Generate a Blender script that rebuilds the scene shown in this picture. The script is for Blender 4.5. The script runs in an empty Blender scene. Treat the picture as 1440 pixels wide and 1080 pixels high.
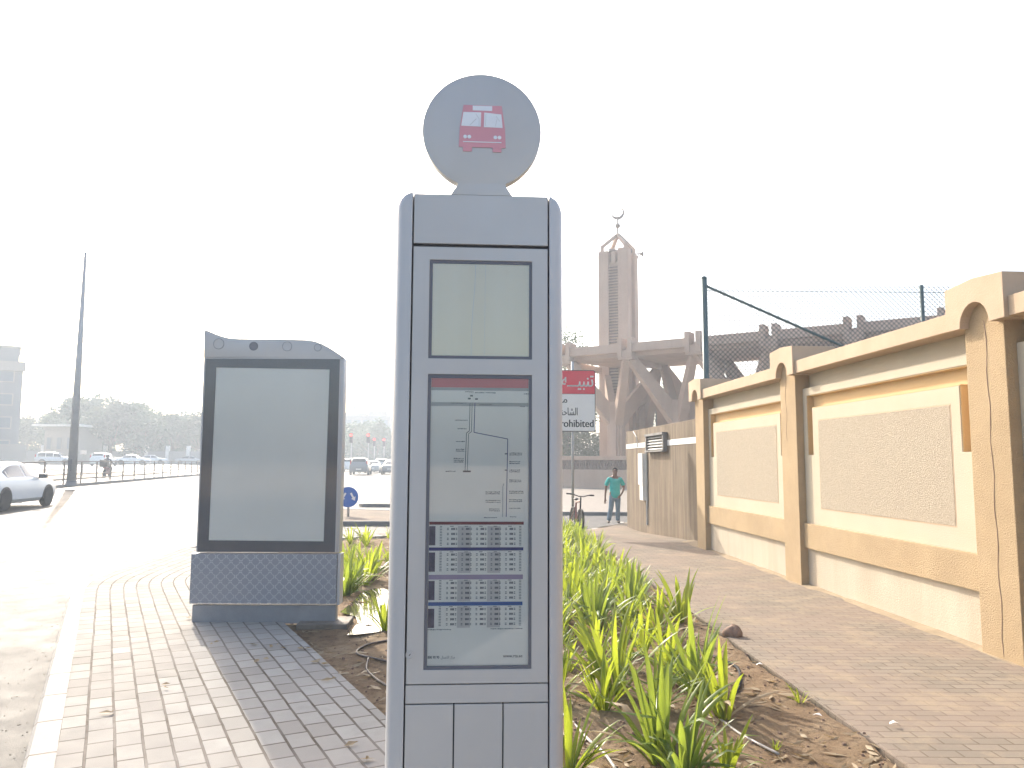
import bpy, bmesh, math, random
from mathutils import Vector, Matrix, noise as mnoise
random.seed(7)
R = math.radians
SC = bpy.context.scene
COL = SC.collection

# ------------------------------------------------------------------ camera
CAMZ, FPX, PITCH, ROLL = 1.6, 1080.0, 5.8, 0.26
cd = bpy.data.cameras.new('camera'); cam = bpy.data.objects.new('camera', cd); COL.objects.link(cam)
cd.sensor_width = 36.0; cd.lens = 36.0 * FPX / 1440.0; cd.clip_start = 0.05; cd.clip_end = 5000
CM = Matrix.Rotation(R(90 + PITCH), 3, 'X') @ Matrix.Rotation(R(ROLL), 3, 'Z')
cam.matrix_world = Matrix.Translation((0, 0, CAMZ)) @ CM.to_4x4()
SC.camera = cam

# ------------------------------------------------------------------ sun, sky, exposure
SUN_AZ, SUN_EL = -28.0, 31.0
sv = Vector((math.sin(R(SUN_AZ)) * math.cos(R(SUN_EL)), math.cos(R(SUN_AZ)) * math.cos(R(SUN_EL)), math.sin(R(SUN_EL))))
sl = bpy.data.lights.new('sun', 'SUN'); sl.energy = 2.5; sl.angle = R(0.55); sl.color = (1.0, 0.93, 0.82)
so = bpy.data.objects.new('sun', sl); COL.objects.link(so); so.rotation_euler = sv.to_track_quat('Z', 'Y').to_euler(); so.location = (0, 0, 30)
W = bpy.data.worlds.new('World'); SC.world = W; W.use_nodes = True
wn = W.node_tree.nodes; wn.clear()
sky = wn.new('ShaderNodeTexSky'); sky.sky_type = 'NISHITA'; sky.sun_disc = False
sky.sun_elevation = R(SUN_EL); sky.sun_rotation = R(SUN_AZ); sky.air_density = 1.0; sky.dust_density = 4.5; sky.ozone_density = 1.0
bg = wn.new('ShaderNodeBackground'); bg.inputs[1].default_value = 0.15
wo = wn.new('ShaderNodeOutputWorld')
W.node_tree.links.new(sky.outputs[0], bg.inputs[0]); W.node_tree.links.new(bg.outputs[0], wo.inputs[0])
SC.view_settings.view_transform = 'Standard'; SC.view_settings.look = 'None'
SC.view_settings.gamma = 1.0; SC.view_settings.exposure = 1.40
SC.cycles.volume_bounces = 1; SC.cycles.max_bounces = 8; SC.cycles.transparent_max_bounces = 16
HAZE_DENSITY, HAZE_ANISO = 0.0025, 0.25

# ------------------------------------------------------------------ terrain profile and picture-to-place helpers
def ss(a, b, x):
    t = min(1, max(0, (x - a) / (b - a))); return t * t * (3 - 2 * t)
def pl(x, pts):
    if x <= pts[0][0]: return pts[0][1]
    for (a, va), (b, vb) in zip(pts, pts[1:]):
        if x <= b: return va + (vb - va) * ss(a, b, x)
    return pts[-1][1]
def g(x, y):
    L = pl(y, [(0, 0), (12, 0), (24, .2), (36, .42), (62, .45), (115, 1.1), (400, 1.1)])
    C = pl(y, [(0, 0), (40, 0), (80, .35), (400, .4)])
    Q = pl(y, [(0, 0), (15, 0), (22, -.26), (30, -.26), (50, 0), (400, 0)])
    r = x / max(y, 8.0)
    a = ss(-.45, -.25, r); b = ss(-.12, .02, r)
    return (L * (1 - a) + C * a) * (1 - b) + Q * b
def ray(px, py): return CM @ Vector(((px - 720) / FPX, -(py - 540) / FPX, -1))
def at(px, py, Y):
    d = ray(px, py); return Vector((0, 0, CAMZ)) + d * (Y / d.y)
def gp(px, py, dz=0.0):
    d = ray(px, py); z = dz; p = None
    for _ in range(30):
        t = (z - CAMZ) / d.z; p = Vector((0, 0, CAMZ)) + d * t; z = z * .4 + (g(p.x, p.y) + dz) * .6
    p.z = g(p.x, p.y) + dz
    return p
ROAD = -0.12

# ------------------------------------------------------------------ materials
class NT:
    def __init__(s, name):
        s.m = bpy.data.materials.new(name); s.m.use_nodes = True; s.t = s.m.node_tree; s.t.nodes.clear()
        s.out = s.n('ShaderNodeOutputMaterial'); s.tc = s.n('ShaderNodeTexCoord')
    def n(s, ty, **kw):
        o = s.t.nodes.new(ty)
        for k, v in kw.items(): setattr(o, k, v)
        return o
    def l(s, a, b): s.t.links.new(a, b)
    def val(s, sock, v):
        if hasattr(v, 'links') or hasattr(v, 'is_output'): s.l(v, sock)
        else: sock.default_value = v
    def math(s, op, a, b=0.0, c=0.0):
        o = s.n('ShaderNodeMath', operation=op); s.val(o.inputs[0], a); s.val(o.inputs[1], b)
        if len(o.inputs) > 2: s.val(o.inputs[2], c)
        return o.outputs[0]
    def mapping(s, scale=(1, 1, 1), rot=(0, 0, 0), src='Object', loc=(0, 0, 0)):
        o = s.n('ShaderNodeMapping'); s.l(s.tc.outputs[src], o.inputs[0])
        o.inputs['Scale'].default_value = scale; o.inputs['Rotation'].default_value = rot; o.inputs['Location'].default_value = loc
        return o.outputs[0]
    def noise(s, vec, scale, detail=4, rough=.6, lo=.3, hi=.7):
        o = s.n('ShaderNodeTexNoise'); s.l(vec, o.inputs['Vector']); o.inputs['Scale'].default_value = scale
        o.inputs['Detail'].default_value = detail; o.inputs['Roughness'].default_value = rough
        r = s.n('ShaderNodeMapRange'); s.l(o.outputs['Fac'], r.inputs[0]); r.inputs[1].default_value = lo; r.inputs[2].default_value = hi
        return r.outputs[0]
    def mix(s, f, a, b, mode='MIX'):
        o = s.n('ShaderNodeMix', data_type='RGBA', blend_type=mode)
        s.val(o.inputs[0], f)
        for sock, v in ((o.inputs[6], a), (o.inputs[7], b)):
            if isinstance(v, tuple): sock.default_value = (*v[:3], 1)
            else: s.l(v, sock)
        return o.outputs[2]
    def bump(s, h, strength=.3, dist=.01, prev=None):
        o = s.n('ShaderNodeBump'); s.l(h, o.inputs['Height']); o.inputs['Strength'].default_value = strength; o.inputs['Distance'].default_value = dist
        if prev: s.l(prev, o.inputs['Normal'])
        return o.outputs[0]
    def pbr(s, col, rough=.6, metal=0.0, spec=.5, normal=None, **kw):
        p = s.n('ShaderNodeBsdfPrincipled')
        if isinstance(col, tuple): p.inputs['Base Color'].default_value = (*col[:3], 1)
        else: s.l(col, p.inputs['Base Color'])
        s.val(p.inputs['Roughness'], rough); p.inputs['Metallic'].default_value = metal; p.inputs['Specular IOR Level'].default_value = spec
        if normal: s.l(normal, p.inputs['Normal'])
        for k, v in kw.items(): p.inputs[k.replace('_', ' ')].default_value = v
        s.l(p.outputs[0], s.out.inputs[0]); return p

def mul(c, k): return tuple(min(1, x * k) for x in c)
def mat(name, c, rough=.6, metal=0.0, spec=.5, var=.12, ns=4.0, bump=0.0, bs=60.0, bd=.004, dirt=None, dirt_amt=.4, dirt_scale=1.5, streak=False, c2=None, **kw):
    n = NT(name); v = n.mapping()
    col = n.mix(n.noise(v, ns), mul(c, 1 - var), c2 or mul(c, 1 + var))
    if dirt:
        vv = n.mapping(scale=(4, 4, .35)) if streak else v
        f = n.math('MULTIPLY', n.noise(vv, dirt_scale, 6, .7, .42, .68), dirt_amt)
        col = n.mix(f, col, dirt)
    nm = None
    if bump: nm = n.bump(n.noise(v, bs, 5, .7), bump, bd)
    rr = n.math('ADD', n.math('MULTIPLY', n.noise(v, ns * 2.3), .16 if rough > .45 else .03), rough - (.08 if rough > .45 else .015))
    n.pbr(col, rr, metal, spec, nm, **kw)
    return n.m
def brick(name, c1, c2, mortar, bw, bh, ms, src='UV', rot=0.0, off=.5, rough=.7, patch=None, patch_amt=.5, bd=.006, spec=.3, sand=None):
    n = NT(name); v = n.mapping(src=src, rot=(0, 0, rot))
    dist = n.n('ShaderNodeTexNoise'); n.l(v, dist.inputs['Vector']); dist.inputs['Scale'].default_value = 3.0
    vm = n.n('ShaderNodeVectorMath', operation='MULTIPLY_ADD'); n.l(dist.outputs['Color'], vm.inputs[0]); vm.inputs[1].default_value = (.012, .012, 0); n.l(v, vm.inputs[2])
    b = n.n('ShaderNodeTexBrick'); n.l(vm.outputs[0], b.inputs['Vector']); b.offset = off; b.squash = 1.0
    for k, x in (('Color1', c1), ('Color2', c2), ('Mortar', mortar)): b.inputs[k].default_value = (*x, 1)
    b.inputs['Scale'].default_value = 1.0; b.inputs['Mortar Size'].default_value = ms; b.inputs['Mortar Smooth'].default_value = .25
    b.inputs['Bias'].default_value = 0.0; b.inputs['Brick Width'].default_value = bw; b.inputs['Row Height'].default_value = bh
    o = n.mapping()
    col = n.mix(n.math('MULTIPLY', n.noise(o, 9, 5), .35), b.outputs['Color'], mul(c1, .72))
    if patch: col = n.mix(n.math('MULTIPLY', n.noise(o, .9, 3, .5, .44, .56), patch_amt), col, patch)
    if True: col = n.mix(n.math('MULTIPLY', n.noise(o, 1.7, 6, .75, .56, .72), .18 if sand else .45), col, mul(c1, .6))
    if sand: col = n.mix(n.math('MULTIPLY', n.noise(o, 2.3, 6, .7, .5, .68), .8), col, sand)
    h = n.math('SUBTRACT', n.math('MULTIPLY', n.noise(o, 160, 3), .25), b.outputs['Fac'])
    n.pbr(col, n.math('ADD', n.math('MULTIPLY', n.noise(o, 5), .2), rough - .1), 0, spec, n.bump(h, .9, bd))
    return n.m
def leafmat(name, c, c2, tr, trfac=.45, rough=.4, ns=3.0):
    n = NT(name); v = n.mapping()
    oi = n.n('ShaderNodeObjectInfo')
    f = n.math('FRACT', n.math('ADD', n.noise(v, ns), n.math('MULTIPLY', oi.outputs['Random'], .4)))
    col = n.mix(n.noise(v, ns), c, c2); 
    p = n.pbr(col, rough, 0, .4)
    t = n.n('ShaderNodeBsdfTranslucent'); tcol = n.mix(n.noise(v, ns * 2), tr, mul(tr, .7)); n.l(tcol, t.inputs[0])
    m = n.n('ShaderNodeMixShader'); m.inputs[0].default_value = trfac; n.l(p.outputs[0], m.inputs[1]); n.l(t.outputs[0], m.inputs[2]); n.l(m.outputs[0], n.out.inputs[0])
    return n.m
def panemat(name, gloss=.08, rough=.02, tint=(1, 1, 1)):
    n = NT(name); t = n.n('ShaderNodeBsdfTransparent'); t.inputs[0].default_value = (*tint, 1)
    gl = n.n('ShaderNodeBsdfGlossy'); gl.inputs['Roughness'].default_value = rough
    fr = n.n('ShaderNodeFresnel'); fr.inputs[0].default_value = 1.5
    f = n.math('ADD', fr.outputs[0], gloss - .04)
    m = n.n('ShaderNodeMixShader'); n.l(f, m.inputs[0]); n.l(t.outputs[0], m.inputs[1]); n.l(gl.outputs[0], m.inputs[2]); n.l(m.outputs[0], n.out.inputs[0])
    return n.m
def emit(name, c, s):
    n = NT(name); e = n.n('ShaderNodeEmission'); e.inputs[0].default_value = (*c, 1); e.inputs[1].default_value = s; n.l(e.outputs[0], n.out.inputs[0]); return n.m

M = {}
M['asphalt'] = mat('asphalt', (.066, .062, .057), .66, spec=.4, var=.14, ns=1.2, bump=.5, bs=220, bd=.006, dirt=(.12, .105, .09), dirt_amt=.35, dirt_scale=.35)
M['sand'] = mat('sand', (.42, .33, .23), .85, spec=.2, var=.2, ns=.7, bump=.5, bs=40, bd=.02)
def soil():
    n = NT('soil'); v = n.mapping()
    col = n.mix(n.noise(v, 2.2, 6, .7), (.22, .14, .08), (.42, .30, .18))
    col = n.mix(n.math('MULTIPLY', n.noise(v, 14, 5, .7, .5, .66), .6), col, (.09, .055, .035))
    col = n.mix(n.math('MULTIPLY', n.noise(v, 1.1, 4, .6, .55, .7), .7), col, (.44, .33, .22))
    b = n.bump(n.noise(v, 18, 8, .75), .8, .035); b = n.bump(n.noise(v, 120, 4, .7), .6, .006, b)
    n.pbr(col, .9, 0, .2, b); return n.m
M['soil'] = soil()
M['paver_grey'] = brick('paver_grey', (.41, .385, .345), (.31, .285, .25), (.10, .075, .055), .235, .146, .0085, rough=.85, spec=.15, patch=(.33, .30, .27), patch_amt=.35)
M['paver_pink'] = brick('paver_pink', (.275, .232, .185), (.225, .19, .152), (.15, .12, .09), .20, .10, .006, src='Object', rot=0.0, rough=.9, spec=.12, patch=(.285, .215, .17), patch_amt=.4, sand=(.34, .27, .19))
M['paver_far'] = brick('paver_far', (.30, .26, .22), (.27, .235, .20), (.25, .2, .16), .4, .2, .012, src='Object', rot=.6)
M['kerb'] = brick('kerb_stone', (.42, .39, .35), (.37, .34, .31), (.16, .13, .10), .60, 3.0, .012, off=0, rough=.7, bd=.01)
M['kerb_dark'] = mat('kerb_shade_dark', (.16, .155, .15), .7, var=.25, ns=3, bump=.2)  # dark grey puts kerb-face shade into the colour; also used on fittings
M['steel'] = mat('powder_coated_grey', (.52, .505, .485), .46, metal=.25, spec=.5, var=.05, ns=1.3, bump=.06, bs=400, bd=.001, dirt=(.52, .48, .42), dirt_amt=.32, dirt_scale=1.1, streak=True)
M['steel_side'] = mat('anodised_grey', (.52, .51, .50), .42, metal=.2, spec=.5, var=.04, ns=1.3)
M['gap'] = mat('panel_gap', (.045, .045, .05), .7)
M['frame_dark'] = mat('dark_window_frame', (.13, .13, .15), .4, var=.05)
M['cream'] = mat('stucco_cream', (.52, .455, .345), .8, spec=.2, var=.05, ns=1.1, bump=.35, bs=70, bd=.006, dirt=(.55, .42, .28), dirt_amt=.35, dirt_scale=1.2)
M['cream_low'] = mat('stucco_cream_soiled', (.52, .45, .35), .85, spec=.2, var=.07, ns=1.5, bump=.4, bs=60, bd=.008, dirt=(.38, .27, .17), dirt_amt=.35, dirt_scale=.55, streak=True)
M['orange'] = mat('stucco_ochre', (.47, .345, .205), .85, spec=.2, var=.07, ns=1.3, bump=.8, bs=70, bd=.008, dirt=(.38, .27, .16), dirt_amt=.5, dirt_scale=2)
M['orange_smooth'] = mat('stucco_ochre_smooth', (.53, .40, .28), .85, spec=.2, var=.06, ns=1.3, bump=.3, bs=60, bd=.006, dirt=(.40, .29, .19), dirt_amt=.4, dirt_scale=2)
M['recess'] = mat('stucco_recess_ochre', (.60, .43, .23), .85, spec=.2, var=.05, ns=1.3, bump=.2, bs=60, bd=.006)
def pebble():
    n = NT('pebble_dash'); v = n.mapping()
    vo = n.n('ShaderNodeTexVoronoi'); n.l(v, vo.inputs['Vector']); vo.inputs['Scale'].default_value = 130
    col = n.mix(n.noise(vo.outputs['Color'], 3, 2), (.33, .275, .205), (.55, .475, .365))
    col = n.mix(n.math('MULTIPLY', n.noise(v, 2.5), .25), col, (.45, .36, .27))
    h = n.math('SUBTRACT', n.noise(v, 110, 4, .6), vo.outputs['Distance'])
    n.pbr(col, .85, 0, .2, n.bump(h, .7, .007)); return n.m
M['pebble'] = pebble()
M['brown'] = mat('stained_brown_render', (.15, .112, .075), .85, spec=.2, var=.12, ns=1.2, bump=.3, bs=50, bd=.006, dirt=(.33, .26, .185), dirt_amt=.6, dirt_scale=.8, streak=True)
M['white'] = mat('white_paint', (.78, .77, .73), .55, var=.05, dirt=(.5, .45, .38), dirt_amt=.3)
M['concrete_pink'] = mat('pink_brown_concrete', (.42, .30, .225), .85, spec=.2, var=.1, ns=.5, bump=.15, bs=8, bd=.02, dirt=(.50, .38, .29), dirt_amt=.5, dirt_scale=.3, streak=True)
M['lattice'] = mat('dark_lattice', (.22, .16, .13), .85)
M['green_pole'] = mat('green_painted_steel', (.055, .10, .10), .45, var=.1)
M['wire'] = mat('galvanised_wire', (.09, .11, .11), .6, metal=.1)
M['pole'] = mat('galvanised_pole', (.42, .42, .41), .55, metal=.2, var=.1)
M['rail'] = mat('painted_railing', (.22, .18, .15), .6, var=.1)
M['sign_red'] = mat('sign_red', (.62, .035, .06), .45, var=.03)
M['sign_white'] = mat('sign_white', (.72, .70, .66), .45, var=.03)
M['sign_blue'] = mat('sign_blue', (.015, .11, .42), .45, var=.04)
M['black'] = mat('black_paint', (.02, .02, .022), .5)
M['rubber'] = mat('rubber', (.025, .025, .027), .8, spec=.3, var=.3, bump=.3)
M['grass_leaf'] = leafmat('lily_leaf', (.10, .17, .035), (.22, .28, .045), (.50, .58, .045), .5, .4)
M['grass_leaf_dark'] = leafmat('lily_leaf_dark', (.08, .15, .04), (.17, .24, .05), (.42, .52, .06), .46, .38)
M['dry_leaf'] = leafmat('dry_leaf', (.27, .20, .12), (.38, .30, .19), (.5, .35, .16), .3, .6)
M['tree_leaf'] = leafmat('tree_leaf', (.03, .07, .035), (.05, .10, .05), (.10, .16, .045), .22, .6)
M['tree_leaf_dull'] = leafmat('tree_leaf_dull', (.04, .06, .035), (.07, .09, .05), (.11, .15, .06), .2, .6)
M['bark'] = mat('bark', (.15, .11, .08), .9, var=.25, ns=6, bump=.8, bs=25, bd=.02)
M['water'] = mat('muddy_water', (.06, .05, .04), .04, spec=.9, var=.2, bump=.05, bs=9, bd=.003)
M['stone'] = mat('rough_stone', (.26, .17, .12), .85, var=.25, ns=14, bump=.6, bs=30, bd=.01)
M['hose'] = mat('irrigation_hose', (.10, .075, .06), .5)
M['hose_grey'] = mat('pale_pipe', (.42, .38, .34), .5)
M['glass_dark'] = mat('tinted_glass', (.035, .04, .045), .08, spec=.8, var=.05)
M['rim'] = mat('alloy_rim', (.45, .46, .47), .3, metal=.8)
M['tail_red'] = mat('tail_lamp_red', (.5, .02, .02), .25)
M['lamp_clear'] = mat('headlamp_clear', (.6, .62, .64), .1, spec=.8)
for k, c in (('white', (.72, .74, .74)), ('silver', (.42, .43, .44)), ('grey', (.20, .21, .22)), ('gold', (.40, .36, .30)), ('dark', (.06, .065, .07))):
    M['car_' + k] = mat('car_paint_' + k, c, .25, metal=.15 if k != 'white' else 0, var=.02, Coat_Weight=.6, Coat_Roughness=.05)
M['skin'] = mat('skin', (.20, .105, .07), .55, var=.06)
M['hair'] = mat('hair', (.03, .025, .022), .7)
M['shirt'] = mat('turquoise_cotton', (.06, .48, .43), .85, spec=.2, var=.12, ns=7, bump=.4, bs=14, bd=.02)
M['jeans'] = mat('faded_denim', (.17, .24, .30), .9, spec=.2, var=.25, ns=6, bump=.4, bs=14, bd=.02)
M['shoe'] = mat('brown_leather', (.06, .04, .03), .6)
M['bike_red'] = mat('bicycle_paint', (.22, .07, .06), .4)
M['bld_blue'] = mat('far_facade_blue', (.22, .22, .22), .7, var=.08, ns=.2)
M['bld_cream'] = mat('far_facade_cream', (.33, .30, .26), .8, var=.08, ns=.2)
M['bld_glass'] = mat('far_facade_glass', (.12, .17, .22), .25, var=.2, ns=.3)
M['shade_grey'] = mat('shaded_window', (.16, .18, .20), .4)
M['bin'] = mat('bin_brown', (.10, .07, .055), .7)
M['red_on'] = emit('red_signal_on', (1, .05, .04), 1.6)

# ------------------------------------------------------------------ mesh building
class MB:
    def __init__(s): s.v = []; s.f = []; s.uv = None
    def add(s, vs, fs):
        o = len(s.v); s.v += [tuple(p) for p in vs]; s.f += [tuple(i + o for i in f) for f in fs]; return s
    def box(s, c, d, rz=0.0, m=None):
        x, y, z = d[0] / 2, d[1] / 2, d[2] / 2
        vs = [Vector((i, j, k)) for i in (-x, x) for j in (-y, y) for k in (-z, z)]
        r = m or Matrix.Rotation(rz, 3, 'Z'); c = Vector(c)
        return s.add([c + r @ p for p in vs], [(0, 1, 3, 2), (4, 6, 7, 5), (0, 4, 5, 1), (2, 3, 7, 6), (0, 2, 6, 4), (1, 5, 7, 3)])
    def bx(s, x0, x1, y0, y1, z0, z1): return s.box(((x0 + x1) / 2, (y0 + y1) / 2, (z0 + z1) / 2), (abs(x1 - x0), abs(y1 - y0), abs(z1 - z0)))
    def beam(s, a, b, w0, h0, w1=None, h1=None, up=(0, 0, 1)):
        a = Vector(a); b = Vector(b); w1 = w0 if w1 is None else w1; h1 = h0 if h1 is None else h1
        d = (b - a).normalized(); sd = d.cross(Vector(up))
        if sd.length < 1e-4: sd = d.cross(Vector((1, 0, 0)))
        sd.normalize(); u = sd.cross(d)
        vs = []
        for p, w, h in ((a, w0, h0), (b, w1, h1)):
            vs += [p - sd * w / 2 - u * h / 2, p + sd * w / 2 - u * h / 2, p + sd * w / 2 + u * h / 2, p - sd * w / 2 + u * h / 2]
        return s.add(vs, [(3, 2, 1, 0), (4, 5, 6, 7), (0, 1, 5, 4), (1, 2, 6, 5), (2, 3, 7, 6), (3, 0, 4, 7)])
    def path(s, pts, r, n=8, cap=True):
        pts = [Vector(p) for p in pts]; rs = r if isinstance(r, (list, tuple)) else [r] * len(pts)
        vs = []; fs = []; pu = None
        for i, p in enumerate(pts):
            d = (pts[min(i + 1, len(pts) - 1)] - pts[max(i - 1, 0)]).normalized()
            u = pu - d * pu.dot(d) if pu is not None else d.orthogonal()
            if u.length < 1e-5: u = d.orthogonal()
            u.normalize(); pu = u; w = d.cross(u)
            for k in range(n):
                a = 2 * math.pi * k / n; vs.append(p + (u * math.cos(a) + w * math.sin(a)) * rs[i])
        for i in range(len(pts) - 1):
            for k in range(n): fs.append((i * n + k, i * n + (k + 1) % n, (i + 1) * n + (k + 1) % n, (i + 1) * n + k))
        if cap: fs += [tuple(range(n))[::-1], tuple(range((len(pts) - 1) * n, len(pts) * n))]
        return s.add(vs, fs)
    def tube(s, a, b, r0, r1=None, n=10): return s.path([a, b], [r0, r0 if r1 is None else r1], n)
    def prism(s, poly, d0, d1, plane='xz'):
        # poly in the plane, extruded along the third axis from d0 to d1
        def P(a, b, d): return {'xz': (a, d, b), 'xy': (a, b, d), 'yz': (d, a, b)}[plane]
        n = len(poly); vs = [P(a, b, d0) for a, b in poly] + [P(a, b, d1) for a, b in poly]
        return s.add(vs, [tuple(range(n)), tuple(range(n, 2 * n))[::-1]] + [(i, i + n, (i + 1) % n + n, (i + 1) % n) for i in range(n)])
    def lathe(s, prof, c=(0, 0, 0), n=24, axis='z'):
        vs = []; fs = []
        for r, h in prof:
            for k in range(n):
                a = 2 * math.pi * k / n; x, y = r * math.cos(a), r * math.sin(a)
                p = {'z': (x, y, h), 'y': (x, h, y), 'x': (h, x, y)}[axis]; vs.append((p[0] + c[0], p[1] + c[1], p[2] + c[2]))
        for i in range(len(prof) - 1):
            for k in range(n): fs.append((i * n + k, i * n + (k + 1) % n, (i + 1) * n + (k + 1) % n, (i + 1) * n + k))
        fs += [tuple(range(n))[::-1], tuple(range((len(prof) - 1) * n, len(prof) * n))]
        return s.add(vs, fs)
    def disc(s, c, r, t, n=48, axis='y'): return s.lathe([(r, -t / 2), (r, t / 2)], c, n, axis)
    def ball(s, c, r, n=12, sq=(1, 1, 1)):
        prof = [(max(1e-3, r * math.sin(math.pi * i / n)), -r * math.cos(math.pi * i / n)) for i in range(n + 1)]
        b = MB().lathe(prof, (0, 0, 0), n * 2); return s.add([(c[0] + p[0] * sq[0], c[1] + p[1] * sq[1], c[2] + p[2] * sq[2]) for p in b.v], b.f)
    def build(s, name, m, parent=None, loc=(0, 0, 0), rz=0.0, smooth=False, bevel=0.0, seg=2, angle=None):
        me = bpy.data.meshes.new(name); me.from_pydata(s.v, [], s.f)
        if s.uv:
            u = me.uv_layers.new(name='UVMap')
            for i, lp in enumerate(me.loops): u.data[i].uv = s.uv[lp.vertex_index]
        b = bmesh.new(); b.from_mesh(me)
        if bevel:
            b.normal_update(); bmesh.ops.recalc_face_normals(b, faces=b.faces)
            ed = [e for e in b.edges if len(e.link_faces) == 2 and e.calc_face_angle(0) > R(35)]
            bmesh.ops.bevel(b, geom=ed, offset=bevel, offset_type='OFFSET', segments=seg, affect='EDGES', profile=.6, clamp_overlap=True)
        if not s.uv: bmesh.ops.recalc_face_normals(b, faces=b.faces)
        b.to_mesh(me); b.free()
        me.materials.append(m)
        if smooth or angle:
            for p in me.polygons: p.use_smooth = True
            if angle: me.set_sharp_from_angle(angle=R(angle))
        o = bpy.data.objects.new(name, me); COL.objects.link(o); o.parent = parent; o.location = loc; o.rotation_euler = (0, 0, rz)
        return o
def tag(o, label=None, cat=None, group=None, kind=None):
    for k, v in (('label', label), ('category', cat), ('group', group), ('kind', kind)):
        if v: o[k] = v
    return o
def thing(name, label, cat, loc=(0, 0, 0), rz=0.0, group=None):
    o = bpy.data.objects.new(name, None); COL.objects.link(o); o.location = loc; o.rotation_euler = (0, 0, rz); o.empty_display_size = .2
    return tag(o, label, cat, group)
def kids(o): return [c for c in list(o.children)]
def dup(o, parent=None):
    c = o.copy(); COL.objects.link(c); c.parent = parent
    for k in kids(o): dup(k, c)
    return c
def place(proto, used, **kw):
    """the first placement takes the prototype itself, later ones copy it"""
    o = proto if not used.get(proto.name) else dup(proto)
    used[proto.name] = 1
    for k, v in kw.items():
        if k in ('label', 'group'): o[k] = v
        else: setattr(o, k, v)
    return o
USED = {}
def text_mesh(body, size, width=None):
    c = bpy.data.curves.new('t', 'FONT'); c.body = body; c.size = size; c.resolution_u = 3; c.align_x = 'LEFT'
    o = bpy.data.objects.new('t', c); COL.objects.link(o); dg = bpy.context.evaluated_depsgraph_get(); dg.update()
    me = bpy.data.meshes.new_from_object(o.evaluated_get(dg))
    xs = [v.co.x for v in me.vertices]; x0, x1 = min(xs), max(xs)
    vs = [(v.co.x - x0, v.co.y) for v in me.vertices]; fs = [tuple(p.vertices) for p in me.polygons]
    bpy.data.objects.remove(o); bpy.data.curves.remove(c); bpy.data.meshes.remove(me)
    k = (width / (x1 - x0)) if width else 1.0
    return [(a * k, b) for a, b in vs], fs, (x1 - x0) * k
def put_text(mb, body, x, z, size, y, width=None, align='l', bold=0.0):
    vs, fs, w = text_mesh(body, size, width)
    ox = {'l': x, 'r': x - w, 'c': x - w / 2}[align]
    for dx in ((0,) if not bold else (-bold, 0, bold)): mb.add([(ox + a + dx, y - abs(dx) * .02, z + b) for a, b in vs], fs)
    return w

# sheets that follow the terrain
def inside_clip(poly, x0, x1, y0, y1):
    # Sutherland-Hodgman clip of a convex polygon to a cell
    def clip(P, f, h):
        out = []
        for i, p in enumerate(P):
            q = P[(i + 1) % len(P)]; a, b = f(p), f(q)
            if a >= 0: out.append(p)
            if (a >= 0) != (b >= 0): t = a / (a - b); out.append((p[0] + (q[0] - p[0]) * t, p[1] + (q[1] - p[1]) * t))
        return out
    P = poly
    for f in (lambda p: p[0] - x0, lambda p: x1 - p[0], lambda p: p[1] - y0, lambda p: y1 - p[1]):
        P = clip(P, f, 0)
        if len(P) < 3: return None
    return P
def lines(a, b, cells):
    out = [a]; x = a
    while x < b: x += cells(x); out.append(min(x, b))
    return out
def sheet(name, polys, dz, m, kind='structure', cell=lambda v: .7 if abs(v) < 30 else (2 if abs(v) < 90 else 25), noise=None, skirt=0.0):
    mb = MB(); idx = {}
    def vid(x, y):
        k = (round(x, 4), round(y, 4))
        if k not in idx:
            z = g(x, y) + dz + (noise(x, y) if noise else 0); idx[k] = len(mb.v); mb.v.append((x, y, z))
        return idx[k]
    for poly in polys:
        X = lines(math.floor(min(p[0] for p in poly)), max(p[0] for p in poly), cell); Y = lines(math.floor(min(p[1] for p in poly)), max(p[1] for p in poly), cell)
        for x0, x1 in zip(X, X[1:]):
            for y0, y1 in zip(Y, Y[1:]):
                P = inside_clip(poly, x0, x1, y0, y1)
                if P:
                    ids = []
                    for p in P:
                        i = vid(*p)
                        if not ids or ids[-1] != i: ids.append(i)
                    if len(ids) > 1 and ids[0] == ids[-1]: ids.pop()
                    if len(ids) >= 3: mb.f.append(tuple(ids))
        if skirt:
            for i, p in enumerate(poly):
                q = poly[(i + 1) % len(poly)]; L = math.hypot(q[0] - p[0], q[1] - p[1]); n = max(1, int(L / 1.0))
                for k in range(n):
                    a = [(p[0] + (q[0] - p[0]) * t / n, p[1] + (q[1] - p[1]) * t / n) for t in (k, k + 1)]
                    vs = [(x, y, g(x, y) + dz - e) for (x, y) in a for e in (0.001, skirt)]
                    mb.add(vs, [(0, 1, 3, 2)])
    me = bpy.data.meshes.new(name); me.from_pydata(mb.v, [], mb.f); me.materials.append(m)
    b = bmesh.new(); b.from_mesh(me)
    for f in b.faces:
        if abs(f.normal.z) > .3 and f.normal.z < 0: f.normal_flip()
    b.to_mesh(me); b.free()
    for p in me.polygons: p.use_smooth = abs(p.normal.z) > .5
    o = bpy.data.objects.new(name, me); COL.objects.link(o); return tag(o, kind=kind)
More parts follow.
